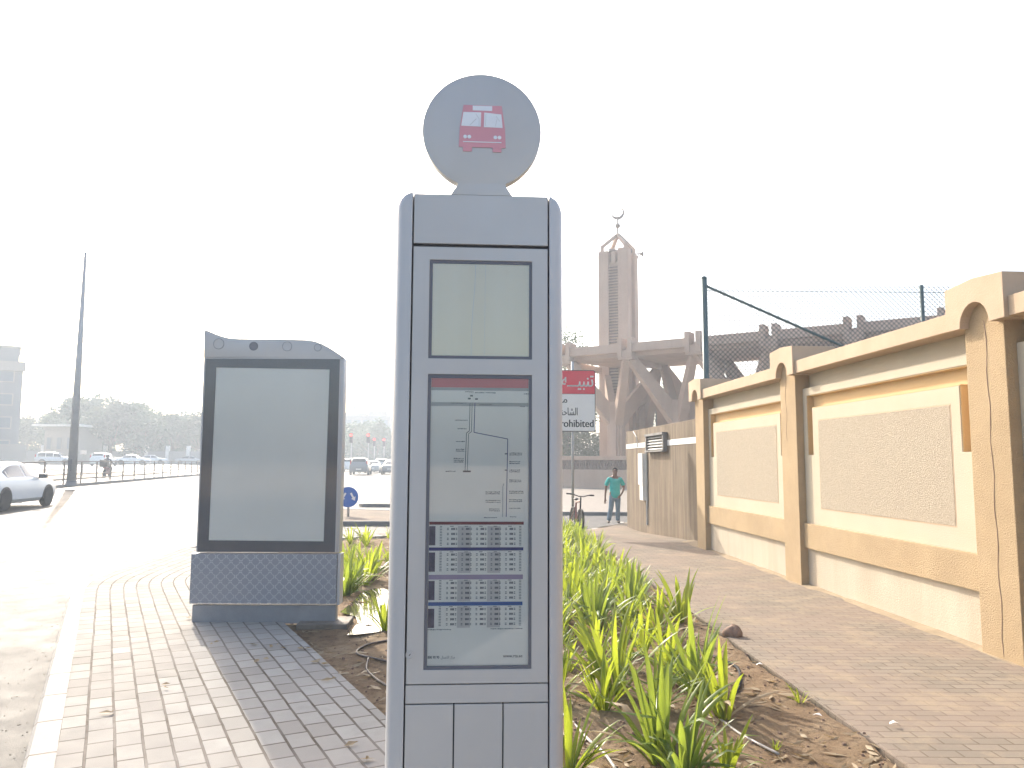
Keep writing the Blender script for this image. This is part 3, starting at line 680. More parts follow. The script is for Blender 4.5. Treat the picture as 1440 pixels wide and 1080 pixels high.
# ================================================================== COMPOUND WALL
WA = math.atan2(.998, -.0588)
cw = thing('compound_wall', 'ochre and cream compound wall with arched pier caps and pebble panels', 'wall', (4.27, 6.29, 0), WA)
BAY = 4.07
LIM0, LIM1 = -2 * BAY, 2 * BAY + .5
MB().bx(LIM0, LIM1, -.25, 0, -.4, 2.82).build('wall_body', M['cream'], cw)
for i in range(-2, 3):
    s = i * BAY
    MB().bx(s, s + .5, -.27, .20, -.4, 2.985).build('pier', M['orange'], cw, bevel=.006)
    poly = [(s - .13, 2.79), (s - .13, 3.17), (s + .25, 3.20), (s + .63, 3.17), (s + .63, 2.79), (s + .44, 2.79)]
    for k in range(13):
        a = math.pi * k / 12; poly.append((s + .25 + .19 * math.cos(a), 2.79 + .20 * math.sin(a)))
    poly.append((s + .06, 2.79))
    MB().prism(poly, -.32, .285).build('pier_cap', M['orange_smooth'], cw, bevel=.004)
    if i in (0,):
        c = MB(); c.path([(s + .23 + .012 * math.sin(k * 1.7), .2012, .02 + k * .148) for k in range(20)], [.0016 + .0022 * abs(math.sin(k * 1.3)) for k in range(20)], 4)
        c.build('crack', M['stone'], cw)
    if i == 1:
        c = MB(); c.path([(s + .31 + .02 * math.sin(k * 1.3), .2012, 1.9 + k * .1) for k in range(11)], [.0012 + .0014 * abs(math.sin(k * 1.9)) for k in range(11)], 4); c.build('crack', M['stone'], cw)
    if i == 2: continue
    a, b = s + .5, s + BAY
    MB().bx(s + .632, s + BAY - .132, -.29, .25, 2.80, 2.965).build('coping', M['orange_smooth'], cw, bevel=.006)
    # raised frame with an inverted-U groove
    fr = plate_with_holes(a, b, .81, 2.60, [(a + .11, a + .27, 1.71, 2.5), (b - .27, b - .11, 1.71, 2.5), (a + .27, b - .27, 2.32, 2.5)], .002, .10)
    # local x = along the wall, y outwards
    fr.build('raised_frame', M['cream'], cw, bevel=.004)
    gr = MB(); e = .0025
    gr.bx(a + .11, b - .11, .003, .010, 1.71, 2.5)
    for (p, q, r_, t) in ((a + .27 - .012, a + .27 - e, 1.712, 2.32), (b - .27 + e, b - .27 + .012, 1.712, 2.32), (a + .27 - .012, b - .27 + .012, 2.32 + e, 2.332)): gr.bx(p, q, .010, .0935, r_, t)
    for (p, q, r_, t) in ((a + .11 + e, a + .118, 1.712, 2.5), (b - .118, b - .11 - e, 1.712, 2.5), (a + .118, b - .118, 2.49, 2.5 - e)): gr.bx(p, q, .010, .0935, r_, t)
    gr.build('groove', M['recess'], cw)
    pp = MB(); pp.bx(a + .42, b - .44, .08, .104, 1.03, 2.15); pp.build('pebble_panel', M['pebble'], cw)
    q = MB()
    for (p0, p1, r0, r1) in ((a + .405, a + .42, 1.015, 2.165), (b - .44, b - .425, 1.015, 2.165), (a + .42, b - .44, 1.015, 1.03), (a + .42, b - .44, 2.15, 2.165)): q.bx(p0, p1, .08, .1015, r0, r1)
    q.build('panel_joint', M['orange_smooth'], cw)
    MB().bx(a, b, .001, .145, .49, .812).build('band', M['orange'], cw, bevel=.006)
    MB().bx(a, b, .001, .095, -.4, .492).build('plinth', M['cream_low'], cw)
# brown service building past the end pier
sb = thing('service_building', 'stained brown block building with a white stripe and louvred vent', 'building', (4.28, 6.292, 0), WA)
u0b, u1b = LIM1 + .06, LIM1 + 7.75
MB().bx(u0b, u1b, -3.2, -.06, -.6, 2.50).build('wall', M['brown'], sb, bevel=.01)
sv_ = at(925, 637, 18.5).z
MB().bx(u0b, u1b - .003, -.0585, -.052, 2.00, 2.13).build('white_stripe', M['white'], sb)
def ub(px): # position along the wall seen at a picture column
    k = (px - 720) / FPX; return (4.34 - k * 6.28) / (.0588 + k * .998)
v0, v1 = ub(939), ub(913)
vent = MB(); vent.bx(v0, v0 + .1, -.05, .05, 1.86, 2.32); vent.bx(v1 - .1, v1, -.05, .05, 1.86, 2.32); vent.bx(v0, v1, -.05, .07, 2.26, 2.32); vent.bx(v0, v1, -.05, .07, 1.86, 1.9)
vv = vent.build('vent_frame', M['kerb_dark'], sb, bevel=.004)
lv = MB()
for k in range(5): lv.box(((v0 + v1) / 2, -.01, 1.94 + k * .07), (v1 - v0 - .2, .07, .012), m=Matrix.Rotation(R(-35), 3, 'X'))
lv.build('louvre', M['pole'], vv)
b0, b1 = ub(909), ub(903)
bxo = MB().bx(b0, b1, -.055, .06, 1.02, 1.84).build('meter_box', M['white'], sb, bevel=.006)
MB().bx(b0 + .03, b1 - .1, -.055, .045, .62, 1.015).build('meter_box', M['white'], sb, bevel=.006)
MB().bx((b0 + b1) / 2 - .03, (b0 + b1) / 2 + .03, .0605, .064, 1.52, 1.62).build('keyhole_plate', M['black'], bxo)
MB().path([(b0 - .12, -.03, .0), (b0 - .12, -.03, 1.95)], .025, 8).build('conduit', M['pole'], sb)
mb = MB(); mb.path([(b1 + .45, -.04, 2.02), (b1 + .5, -.02, 2.3), (b1 + .8, 0.0, 2.46)], .012, 6); mb.build('cable', M['pole'], sb)

# ================================================================== CHAIN LINK FENCE behind the wall
CF = 16.2
cf = thing('chain_link_fence', 'tall green post chain link fence rising behind the compound wall', 'fence', (at(993, 530, CF).x, CF, 0))
fx = cf.location.x; ztop = at(993, 391, CF).z
zl = at(993, 401, CF).z; zr = at(1345, 405, CF).z; FWd = 9.0
MB().path([(0, 0, -.2), (0, 0, ztop)], .062, 12).build('post', M['green_pole'], cf, smooth=True)
MB().lathe([(.066, 0), (.066, .03), (.03, .06)], (0, 0, ztop - .02), 12).build('post_cap', M['green_pole'], cf, smooth=True)
bx_ = at(1298, 450, CF).x - fx
for x in (bx_, 2 * bx_): MB().path([(x, 0, -.2), (x, 0, at(1298, 401, CF).z)], .042, 10).build('post', M['green_pole'], cf, smooth=True)
e = at(1190, 489, CF); s_ = Vector((.03, 0, at(996, 402, CF).z)); d_ = (Vector((e.x - fx, 0, e.z)) - s_)
MB().path([s_, s_ + d_ * 1.95], .03, 8).build('brace', M['green_pole'], cf, smooth=True)
wires = MB(); pitch_ = .105; H0 = 1.8
def topz(x): return zl + (zr - zl) * x / 5.3
n = int((FWd + 4) / pitch_)
for i in range(-int(4 / pitch_), n):
    for sgn in (1, -1):
        x0 = i * pitch_ if sgn > 0 else i * pitch_ + .0
        # wire x = x0 + sgn * (z - H0)
        z0_, z1_ = H0, topz(2) + .03
        xa, xb = x0 if sgn > 0 else x0 + 0, x0 + sgn * (z1_ - z0_)
        if max(xa, xb) < .04 or min(xa, xb) > FWd: continue
        def clipx(xa, za, xb, zb):
            if xa > xb: xa, za, xb, zb = xb, zb, xa, za
            if xa < .05: za += (zb - za) * (.05 - xa) / (xb - xa); xa = .05
            if xb > FWd: zb -= (zb - za) * (xb - FWd) / (xb - xa); xb = FWd
            return xa, za, xb, zb
        xa, za, xb, zb = clipx(xa, z0_, xb, z1_)
        wires.path([(xa, .0, za), (xb, .0, zb)], .0076, 4, cap=False)
wires.path([(0, .0, zl - .12), (FWd, 0, zl - .12 + (zr - zl))], .009, 4)
wires.build('wire_mesh', M['wire'], cf)

# ================================================================== MOSQUE CANOPY, MINARET, PRECINCT WALL
E_ = Vector((.829, -.559, 0)); N_ = Vector((.559, .829, 0)); P0 = Vector((7.41, 50.0, 0))
mosque = thing('mosque', 'pinkish brown concrete mosque with branching columns under a slab roof', 'mosque', (P0.x, P0.y, 0), math.atan2(E_.y, E_.x))
ZT = at(880, 481, 50).z; ZF = ZT - .66
SP = 4.65; nodes = [-SP + i * SP for i in range(8)]
TMAX = nodes[-1] + 1.0
fas = MB()
for a, b in zip(nodes, nodes[1:]): fas.bx(a + .28, b - .28, .0, .5, ZF, ZT - .08)
fas.build('fascia', M['concrete_pink'], mosque, bevel=.03)
rf = MB(); rf.prism([(-SP - .1, .5), (TMAX, .5), (TMAX, 7.0), (-SP + 1.5, 7.0)], ZF - .25, ZT - .3, 'xy'); 
for t in nodes: rf.bx(t - .22, t + .22, .15, 7.0, ZF - .6, ZF - .2)
rf.build('roof_slab', M['concrete_pink'], mosque, bevel=.02)
for t in nodes:
    q = MB()
    for s in (-.36, .36): q.bx(t + s - .16, t + s + .16, -.12, .9, ZF - .35, ZT + .30)
    q.bx(t - .52, t + .52, .0, 1.0, ZF - .5, ZF + .12); q.build('node_bracket', M['concrete_pink'], mosque, bevel=.02)
for i in range(-1, 8):
    t = -SP * .5 + i * SP
    if i == -1: continue
    for (off, back) in ((3.3, 0), (8.2, 1)):
        cx, cy = t, off; c = MB(); zc_ = 5.4
        for (dx, dy, w, h) in ((0, 0, 1.15, .55), (0, 0, .55, 1.15), (0, 0, .85, .85)):
            c.bx(cx + dx - w / 2, cx + dx + w / 2, cy + dy - h / 2, cy + dy + h / 2, -.3, zc_ + .4)
        for sx in (-1, 1):
            for sy in ((-1, 1) if not back else (-1,)):
                tx_ = cx + sx * SP * .5; ty = cy + sy * (2.9 if not back else 2.4)
                c.beam((cx + sx * .15, cy, zc_ - .9), (tx_ - sx * .05, ty, ZF - .15), .62, 1.1, .42, .6)
        c.build('column', M['concrete_pink'], mosque, bevel=.03)
# hall wall with pointed openings behind the columns
hw = MB(); hy = 7.4; zt_ = 7.0; t = -3.4
while t < 26:
    w, pw = 1.55, .85
    o = [(t, -.3), (t + pw, -.3), (t + pw, 5.0)]
    arch = [(t + pw + w / 2 - w / 2 * math.cos(math.pi * k / 10), 5.0 + 1.0 * math.sin(math.pi * k / 10) ** .8) for k in range(1, 10)]
    o += arch + [(t + pw + w, 5.0), (t + pw + w, zt_), (t, zt_)]
    hw.prism(o, hy, hy + .7); t += pw + w
hw.build('arcade_wall', M['concrete_pink'], mosque, bevel=.02)
mb = MB(); mb.bx(-3.4, 26, hy + .71, hy + 3, zt_ - .4, zt_); mb.build('arcade_roof', M['concrete_pink'], mosque)
wl = MB(); wl.bx(-1.5, .6, hy + .9, hy + 1.0, 0, 6.0); wl.build('window', M['bld_blue'], mosque)
# minaret
mp = at(872, 660, 57.5)
mi = thing('minaret', 'tall square minaret with corner piers, crescent finial and loudspeakers', 'minaret', (mp.x, mp.y, 0), R(-28))
MZ = at(872, 356, 57.5).z; h = 1.03; pw = .66
MB().bx(-h + .12, h - .12, -h + .12, h - .12, -.2, MZ - .9).build('shaft', M['concrete_pink'], mi)
for sx in (-1, 1):
    for sy in (-1, 1):
        q = MB(); top = MZ + (.0 if sx * sy > 0 else .12)
        q.bx(sx * (h - pw), sx * (h + .15), sy * (h - pw), sy * (h + .15), -.2, top - .05); q.build('corner_pier', M['concrete_pink'], mi, bevel=.05)
        q = MB()
        a_ = Vector((sx * (h - .1), sy * (h - .1), MZ - .05)); b_ = Vector((sx * (h - .1), sy * (h - .1), MZ + .45)); c_ = Vector((sx * .06, sy * .06, at(872, 331, 57.5).z))
        q.beam(a_, b_, .24, .24, up=(0, 1, 0)); q.beam(b_ - Vector((0, 0, .1)), c_, .26, .26); q.build('crown_arm', M['concrete_pink'], mi, bevel=.03)
lo = MB(); lo2 = MB()
for k in range(60): 
    z = 5 + k * .22
    if z > MZ - 1.3: break
    lo.box((-(h - .02), 0, z), (.16, .72, .05), m=Matrix.Rotation(R(30), 3, 'Y')); lo2.box((0, -(h - .02), z), (.72, .16, .05), m=Matrix.Rotation(R(30), 3, 'X'))
lo.build('louvre', M['lattice'], mi); lo2.build('louvre', M['lattice'], mi)
mb = MB(); mb.bx(-.5, -.1, -.6, .6, MZ - .9, MZ + .28); mb.bx(-h, h, -.16, .16, MZ - 1.0, MZ - .12); mb.bx(-.16, .16, -h, h, MZ - 1.0, MZ - .13); mb.build('parapet', M['concrete_pink'], mi, bevel=.03)
za, zb_ = at(872, 330, 57.5).z, at(872, 309, 57.5).z; mid = at(872, 317.5, 57.5).z
fn = MB(); fn.path([(0, 0, za - .2), (0, 0, zb_)], .075, 8); fn.ball((0, 0, mid), .20, 10); fnm = fn.build('finial', M['rail'], mi, smooth=True)
cz = at(872, 299.5, 57.5).z; ro, ri, of = .52, .47, .115; cr = []
def cpt(c, r, a): return (c[0] + r * math.cos(a), c[1] + r * math.sin(a))
# crescent opening up and to the left
for k in range(41):
    a = R(-245 + 315 * k / 40); cr.append(cpt((0, 0), ro, a))
c2 = (-.085, .085); ends = (cr[0], cr[-1])
e0 = math.atan2(cr[-1][1] - c2[1], cr[-1][0] - c2[0]); e1 = math.atan2(cr[0][1] - c2[1], cr[0][0] - c2[0])
while e1 > e0: e1 -= 2 * math.pi
r0_, r1_ = math.dist(cr[-1], c2), math.dist(cr[0], c2)
for k in range(1, 40): tt = k / 40; a = e0 + (e1 - e0) * tt; rr = (r0_ * (1 - tt) + r1_ * tt) * (1 - .06 * math.sin(math.pi * tt)) ; cr.append(cpt(c2, min(rr, .45 if .1 < tt < .9 else rr), a))
MB().prism([(x, z + cz) for x, z in cr], -.07, .07).build('crescent', M['rail'], fnm, rz=R(28))
for (px_, rzz, zz) in ((899, 90, 357), (862, -80, 352), (884, 20, 352)):
    p = at(px_, zz, 56.6) - Vector((mp.x, mp.y, 0)); p = Matrix.Rotation(R(28), 3, 'Z') @ p
    q = MB().lathe([(.05, -.3), (.06, 0), (.10, .12), (.22, .28), (.24, .30), (.05, .18)], (0, 0, 0), 16, 'y'); q.tube((0, -.1, 0), (0, -.1, -.35), .03, n=6)
    q.build('loudspeaker', M['rail'], mi, loc=p, rz=R(28 - rzz), smooth=True)
# precinct wall
pwl = thing('precinct_wall', 'low brown wall with a dark lattice strip in front of the mosque', 'wall', (at(640, 660, 54).x, 54, 0))
A = Vector((at(640, 660, 54).x, 54)); B = Vector((15.5, 42.0)); L = (B - A).length; pwl.rotation_euler.z = math.atan2(B.y - A.y, B.x - A.x)
MB().bx(0, L, 0, .35, -.3, 1.15).build('lower_wall', M['concrete_pink'], pwl, bevel=.02)
MB().bx(0, L, .02, .33, 1.75, 2.0).build('top_rail', M['concrete_pink'], pwl, bevel=.02)
lt = MB(); k = 0.0
while k < L:
    lt.beam((k, .17, 1.15), (k + .3, .17, 1.75), .08, .08); lt.beam((k + .3, .17, 1.15), (k, .17, 1.75), .08, .08); lt.bx(k - .03, k + .03, .1, .25, 1.15, 1.75); k += .42
lt.build('lattice_strip', M['lattice'], pwl)
MB().bx(0, L, .26, .30, 1.15, 1.75).build('lattice_back', M['lattice'], pwl)
# bin
b = gp(843, 684); bn = thing('litter_bin', 'dark brown upright litter bin standing before the mosque wall', 'bin', b)
MB().bx(-.3, .3, -.25, .25, 0, .88).build('body', M['bin'], bn, bevel=.03); MB().bx(-.34, .34, -.29, .29, .885, .96).build('lid', M['bin'], bn, bevel=.02)

# ================================================================== ROAD SIGNS
SY = 19.4
sp = at(806, 700, SY); sg = thing('warning_sign', 'red and white prohibition sign on a thin grey post', 'sign', (sp.x, SY, g(sp.x, SY)), R(2))
Z = lambda py: at(812, py, SY).z - g(sp.x, SY); SX = lambda px: at(px, 560, SY).x - sp.x
xl, xr = SX(739), SX(837.5)
for x in (0, SX(769)): MB().path([(x, .07, 0), (x, .07, Z(508 if x == 0 else 517))], .035, 10).build('post', M['pole'], sg, smooth=True)
def rrect(x0, x1, z0, z1, r, n=6, corners=(1, 1, 1, 1)):
    P = []
    for (cx, cz_, a0, on) in ((x1 - r, z1 - r, 0, corners[0]), (x0 + r, z1 - r, 90, corners[1]), (x0 + r, z0 + r, 180, corners[2]), (x1 - r, z0 + r, 270, corners[3])):
        if on:
            for k in range(n + 1): a = R(a0 + 90 * k / n); P.append((cx + r * math.cos(a), cz_ + r * math.sin(a)))
        else: P.append((cx + (r if a0 in (0, 270) else -r), cz_ + (r if a0 < 180 else -r)))
    return P
zt_, zm, zb_ = Z(520.5), Z(554), Z(607)
MB().prism(rrect(xl, xr, zb_, zt_, .06), .0, .03).build('board', M['black'], sg)
MB().prism(rrect(xl + .018, xr - .018, zm + .006, zt_ - .018, .045, corners=(1, 1, 0, 0)), -.006, -.001).build('red_field', M['sign_red'], sg)
MB().prism(rrect(xl + .018, xr - .018, zb_ + .018, zm - .006, .045, corners=(0, 0, 1, 1)), -.006, -.001).build('white_field', M['sign_white'], sg)
t_ = MB(); put_text(t_, '\uFEEA\u0640\u0640\u0640\uFEF4\uFE92\uFEE8\uFE97', SX(834.5), Z(543.5), .46, -.0075, width=.80, align='r', bold=.007); t_.build('lettering', M['sign_white'], sg)
t_ = MB(); cxm = (xl + xr) / 2
put_text(t_, '\uFEC9\uFEEE\uFEE8\uFEE4\uFEE3', SX(797.5), Z(566.5), .26, -.0075, align='r', bold=.004); t_.build('lettering', M['black'], sg); t_ = MB()
put_text(t_, '\uFE95\uFE8E\uFEE8\uFEA3\uFE8E\uFEB8\uFEDF\uFE8D', SX(812), Z(584), .27, -.0075, align='r', width=.62, bold=.004); t_.build('lettering', M['black'], sg); t_ = MB()
put_text(t_, 'Prohibited', SX(834.5), Z(600.5), .27, -.0075, width=SX(834.5) - SX(781.5), align='r', bold=.006)
t_.build('lettering', M['black'], sg)
mb = MB(); mb.bx(-.06, .06, .03, .11, Z(535), Z(531)); mb.bx(-.06, .06, .03, .11, Z(596), Z(592)); mb.build('bracket', M['pole'], sg)
# keep either side sign on the island
BY = 22.6; p = at(489, 725, BY); ks = thing('keep_either_side_sign', 'round blue traffic sign with two white arrows on a short post', 'sign', (p.x, BY, g(p.x, BY)))
cz = at(489, 699, BY).z - g(p.x, BY); r_ = .295
MB().path([(0, .05, 0), (0, .05, cz + .1)], .035, 10).build('post', M['pole'], ks, smooth=True)
disc = MB().disc((0, 0, cz), r_, .02, 40).build('sign_disc', M['sign_blue'], ks, angle=40)
ar = MB()
for s in (-1, 1):
    def TT(u, v): # u across the arrow, v along it (downwards and outwards)
        a = R(30) * s; return (s * .085 + v * math.sin(a) * 1.0 + u * math.cos(a), cz + .10 - v * math.cos(a) + u * math.sin(a))
    ar.prism([TT(*q) for q in ((-.028, -.02), (.028, -.02), (.028, .13), (.075, .13), (0, .235), (-.075, .13), (-.028, .13))], -.016, -.012)
ar.build('arrow', M['sign_white'], disc)

# ================================================================== LAMP POST, RAILING
p = gp(100, 684, .02); zt_ = at(121, 355, p.y).z
lp = thing('street_light', 'very tall thin grey street light pole rising from the median', 'street light', p)
MB().path([(0, 0, 0), (0, 0, (zt_ - p.z) * .5), (.0, 0, zt_ - p.z)], [.20, .14, .06], 14).build('pole', M['pole'], lp, smooth=True)
MB().lathe([(.34, 0), (.34, .05), (.25, .08), (.22, .25)], (0, 0, 0), 16).build('base_flange', M['kerb_dark'], lp, smooth=True)
MB().bx(-.07, .07, -.22, -.18, .7, 1.2).build('access_door', M['kerb_dark'], lp, bevel=.01)
mr = thing('median_railing', 'long low brown metal railing on the kerb of the median', 'railing', (med(31) - .45, 31, g(med(31), 31)))
def mrp(y, z): x = med(y) - .30; return Vector((x, y, g(x, y) + .02 + z)) - mr.location
for i in range(21):
    y = 30.5 + i * 2.25; MB().beam(mrp(y, -.05), mrp(y, 1.1), .055, .055, up=(0, 1, 0)).build('post', M['rail'], mr)
for hh, w_ in ((1.08, .05), (.46, .045), (.24, .045)):
    q = MB()
    for i in range(20):
        y = 30.5 + i * 2.25; q.beam(mrp(y, hh), mrp(y + 2.25, hh), w_, w_)
    q.build('rail', M['rail'], mr)

# ================================================================== CARS
def catmull(P, n=4):
    out = []
    for i in range(len(P) - 1):
        a, b, c, d = P[max(0, i - 1)], P[i], P[i + 1], P[min(len(P) - 1, i + 2)]
        for k in range(n):
            t = k / n; out.append(tuple(.5 * ((2 * q) + (-p + r) * t + (2 * p - 5 * q + 4 * r - s) * t * t + (-p + 3 * q - 3 * r + s) * t ** 3) for p, q, r, s in zip(a, b, c, d)))
    out.append(tuple(P[-1])); return out
#            y     zbot belt  top   w    wt
SEDAN = [(-2.32, .42, .70, .74, .70, .62), (-2.26, .28, .88, .93, .82, .70), (-1.85, .22, .93, 1.02, .90, .70), (-1.45, .21, .94, 1.08, .91, .66), (-.80, .20, .95, 1.40, .91, .57), (-.1, .20, .94, 1.46, .91, .58), (.45, .20, .93, 1.40, .91, .59), (1.20, .20, .90, 1.02, .91, .68), (1.75, .22, .84, .94, .89, .68), (2.15, .26, .72, .82, .82, .64), (2.32, .34, .58, .64, .64, .52)]
SUV = [(-2.30, .45, .90, .95, .78, .70), (-2.25, .34, 1.02, 1.15, .88, .74), (-2.12, .30, 1.04, 1.45, .93, .68), (-1.85, .28, 1.05, 1.68, .94, .66), (-.8, .27, 1.05, 1.73, .94, .66), (.35, .27, 1.04, 1.66, .94, .66), (1.1, .27, 1.02, 1.18, .93, .72), (1.7, .28, .98, 1.10, .92, .74), (2.15, .32, .88, .98, .86, .70), (2.30, .40, .70, .76, .72, .6)]
def ring(st):
    y, zb, be, tp, w, wt = st
    h_ = [(0, zb), (w * .86, zb), (w * .985, zb + .12), (w, (zb + be) / 2), (w * .985, be - .06), (w * .95, be), (wt, tp - .05 * min(1, (tp - be) * 4)), (wt * .78, tp - .012), (0, tp)]
    return [(x, y, z) for x, z in h_] + [(-x, y, z) for x, z in h_[-2:0:-1]]
def make_car(kind, paint, label, group=None):
    st = catmull(SEDAN if kind == 'sedan' else SUV, 4)
    c = thing('car', label, 'car', group=group)
    rg = [ring(s) for s in st]; n = len(rg[0]); mb = MB()
    for r_ in rg: mb.v += r_
    for i in range(len(rg) - 1):
        for k in range(n): mb.f.append((i * n + k, i * n + (k + 1) % n, (i + 1) * n + (k + 1) % n, (i + 1) * n + k))
    mb.f += [tuple(range(n)), tuple(range((len(rg) - 1) * n, len(rg) * n))]
    body = mb.build('body', M['car_' + paint], c, angle=38)
    y_rw0, y_rw1, y_ws0, y_ws1 = (-1.43, -.86, .50, 1.14) if kind == 'sedan' else (-2.19, -1.95, .42, 1.04)
    def interp(y):
        for a, b in zip(st, st[1:]):
            if a[0] <= y <= b[0]: t = (y - a[0]) / (b[0] - a[0]); return [p + (q - p) * t for p, q in zip(a, b)]
        return st[-1]
    def quadstrip(ys, k0, k1, f0, f1, sgn=1, push=.006):
        q = MB(); N = len(ys)
        for y in ys:
            r_ = ring(interp(y)); a, b = Vector(r_[k0]), Vector(r_[k1])
            for f in (f0, f1): p = a.lerp(b, f); p.x *= sgn; q.v.append(tuple(p + Vector((sgn * push, 0, push))))
        q.f = [(2 * i, 2 * i + 1, 2 * i + 3, 2 * i + 2) for i in range(N - 1)]; return q
    lin = lambda a, b, n=8: [a + (b - a) * i / n for i in range(n + 1)]
    for sgn in (-1, 1):
        spans = ((-1.18, -.12), (-.04, .86)) if kind == 'sedan' else ((-1.85, -1.0), (-.93, -.12), (-.04, .78))
        for a, b in spans: quadstrip(lin(a, b), 5, 6, .12, .86, sgn).build('side_window', M['glass_dark'], c)
    for nm, a, b in (('rear_window', y_rw0, y_rw1), ('windscreen', y_ws0, y_ws1)):
        q = MB(); ys = lin(a, b, 4)
        for y in ys:
            r_ = ring(interp(y)); w_ = r_[6][0] * .9
            for f in (-1, -.6, 0, .6, 1): q.v.append((w_ * f, y + (-.008 if nm[0] == 'r' else .008), r_[8][2] + .008 - (.02 if abs(f) == 1 else 0)))
        q.f = [(5 * i + k, 5 * i + k + 1, 5 * i + k + 6, 5 * i + k + 5) for i in range(4) for k in range(4)]; q.build(nm, M['glass_dark'], c)
    wb, wr = (1.38, .33) if kind == 'sedan' else (1.36, .37); wx = .845 if kind == 'sedan' else .875
    for sy in (-1, 1):
        for sx in (-1, 1):
            y = sy * wb; x = sx * wx
            MB().lathe([(wr * .62, -.09), (wr * .95, -.09), (wr, -.06), (wr, .06), (wr * .95, .09), (wr * .62, .09)], (0, 0, 0), 24, 'x').build('wheel', M['rubber'], c, loc=(x, y, wr), angle=35)
            wh = c.children[-1] if False else [k for k in c.children if k.name.startswith('wheel')][-1]
            q = MB(); q.lathe([(.02, sx * .075), (wr * .16, sx * .108), (wr * .16, sx * .06)], (0, 0, 0), 12, 'x')
            for k in range(5):
                a = k * 2 * math.pi / 5 + .3; q.beam((sx * .094, .03 * math.cos(a), .03 * math.sin(a)), (sx * .100, wr * .64 * math.cos(a), wr * .64 * math.sin(a)), .05, .03, .085, .03, up=(1, 0, 0))
            q.lathe([(wr * .60, sx * .06), (wr * .68, sx * .102), (wr * .68, sx * .06)], (0, 0, 0), 24, 'x'); q.build('rim', M['rim'], wh, angle=30)
            # dark arch lip
            a_ = MB(); arc = [(math.cos(R(t)) * (wr + .055), math.sin(R(t)) * (wr + .055)) for t in range(-8, 189, 14)]
            ar_ = [(u * .6, v * .6) for u, v in arc[::-1]]
            a_.prism(arc + ar_, sx * .55, sx * (.921 if kind == 'sedan' else .95), 'yz'); a_.build('wheel_arch', M['black'], c, loc=(0, y, wr))
    for sx in (-1, 1):
        zb_ = .78 if kind == 'sedan' else 1.05
        if kind == 'sedan': MB().box((sx * .66, -2.20, .80), (.30, .14, .13)).build('tail_light', M['tail_red'], c, bevel=.02)
        else: MB().box((sx * .80, -2.14, 1.22), (.14, .16, .42)).build('tail_light', M['tail_red'], c, bevel=.02)
        MB().box((sx * .62, 2.12, .66 if kind == 'sedan' else .82), (.32, .16, .12)).build('headlight', M['lamp_clear'], c, bevel=.03)
        m_ = MB().box((sx * .97, .80, 1.0 if kind == 'sedan' else 1.1), (.24, .13, .15)).build('wing_mirror', M['car_dark'] if paint == 'white' and kind == 'sedan' else M['car_' + paint], c, bevel=.03)
    MB().bx(-.26, .26, -2.36, -2.30, .52, .64).build('number_plate', M['white'], c)
    return c
def car_at(c, p, head, **kw):
    c.location = (p.x, p.y, p.z); c.rotation_euler = (0, 0, R(head))
    for k, v in kw.items(): c[k] = v
    return c
near = make_car('sedan', 'white', 'pale silver white saloon car driving at the left edge of the photo')
p = Vector((-16.0, 24.1, 0)); p.z = g(p.x, p.y) + ROAD + .005; car_at(near, p, 8)
G1, G2 = 'cars queuing on the road ahead', 'cars parked beyond the median'
suv = make_car('suv', 'grey', 'grey estate car with tall red rear lamps nearest in the queue', G1)
def road_car(proto, px, py, Y, head, label, grp=G1, first=False):
    c = proto if first else dup(proto); q = at(px, py, Y); q.z = g(q.x, q.y) + ROAD + .005; car_at(c, q, head, label=label, group=grp); return c
def repaint(c, paint):
    for k in c.children:
        if k.name.startswith('body'): k.data = k.data.copy(); k.data.materials[0] = M['car_' + paint]
    return c
road_car(suv, 507.5, 664, 80, 5, 'grey estate car with tall red rear lamps nearest in the queue', first=True)
silver = make_car('sedan', 'silver', 'silver saloon just right of the grey estate car', G1)
road_car(silver, 525.5, 660, 92, 5, 'silver saloon just right of the grey estate car', first=True)
repaint(road_car(suv, 537, 658, 101, 5, 'silver van-like car between two saloons in the queue'), 'silver')
repaint(road_car(silver, 550, 664, 82, 5, 'dark grey saloon beside the totem edge in the queue'), 'grey')
repaint(road_car(suv, 492, 656, 104, 5, 'white van half hidden by the advertising panel edge'), 'white')
repaint(road_car(suv, 545, 652, 125, 5, 'dark car further back by the totem edge'), 'dark')
repaint(road_car(silver, 515, 650, 140, 5, 'white roofed saloon seen over the grey estate car'), 'white')
repaint(road_car(silver, 533, 651, 135, 5, 'gold coloured car seen over the silver saloon'), 'gold')
ps = repaint(road_car(silver, 187, 653, 108, -78, 'white parked saloon facing right beyond the railing', G2), 'white')
repaint(road_car(silver, 214, 652, 118, -80, 'white parked saloon furthest right of the parked cars', G2), 'white')
repaint(road_car(suv, 77, 651, 104, -70, 'white parked car left of the street light pole', G2), 'white')
repaint(road_car(suv, 146, 652, 98, 8, 'pale parked van seen from behind near the motorcyclist', G2), 'white')
repaint(road_car(silver, 268, 652, 126, -82, 'pale car parked by the pillared wall near the panel', G2), 'silver')

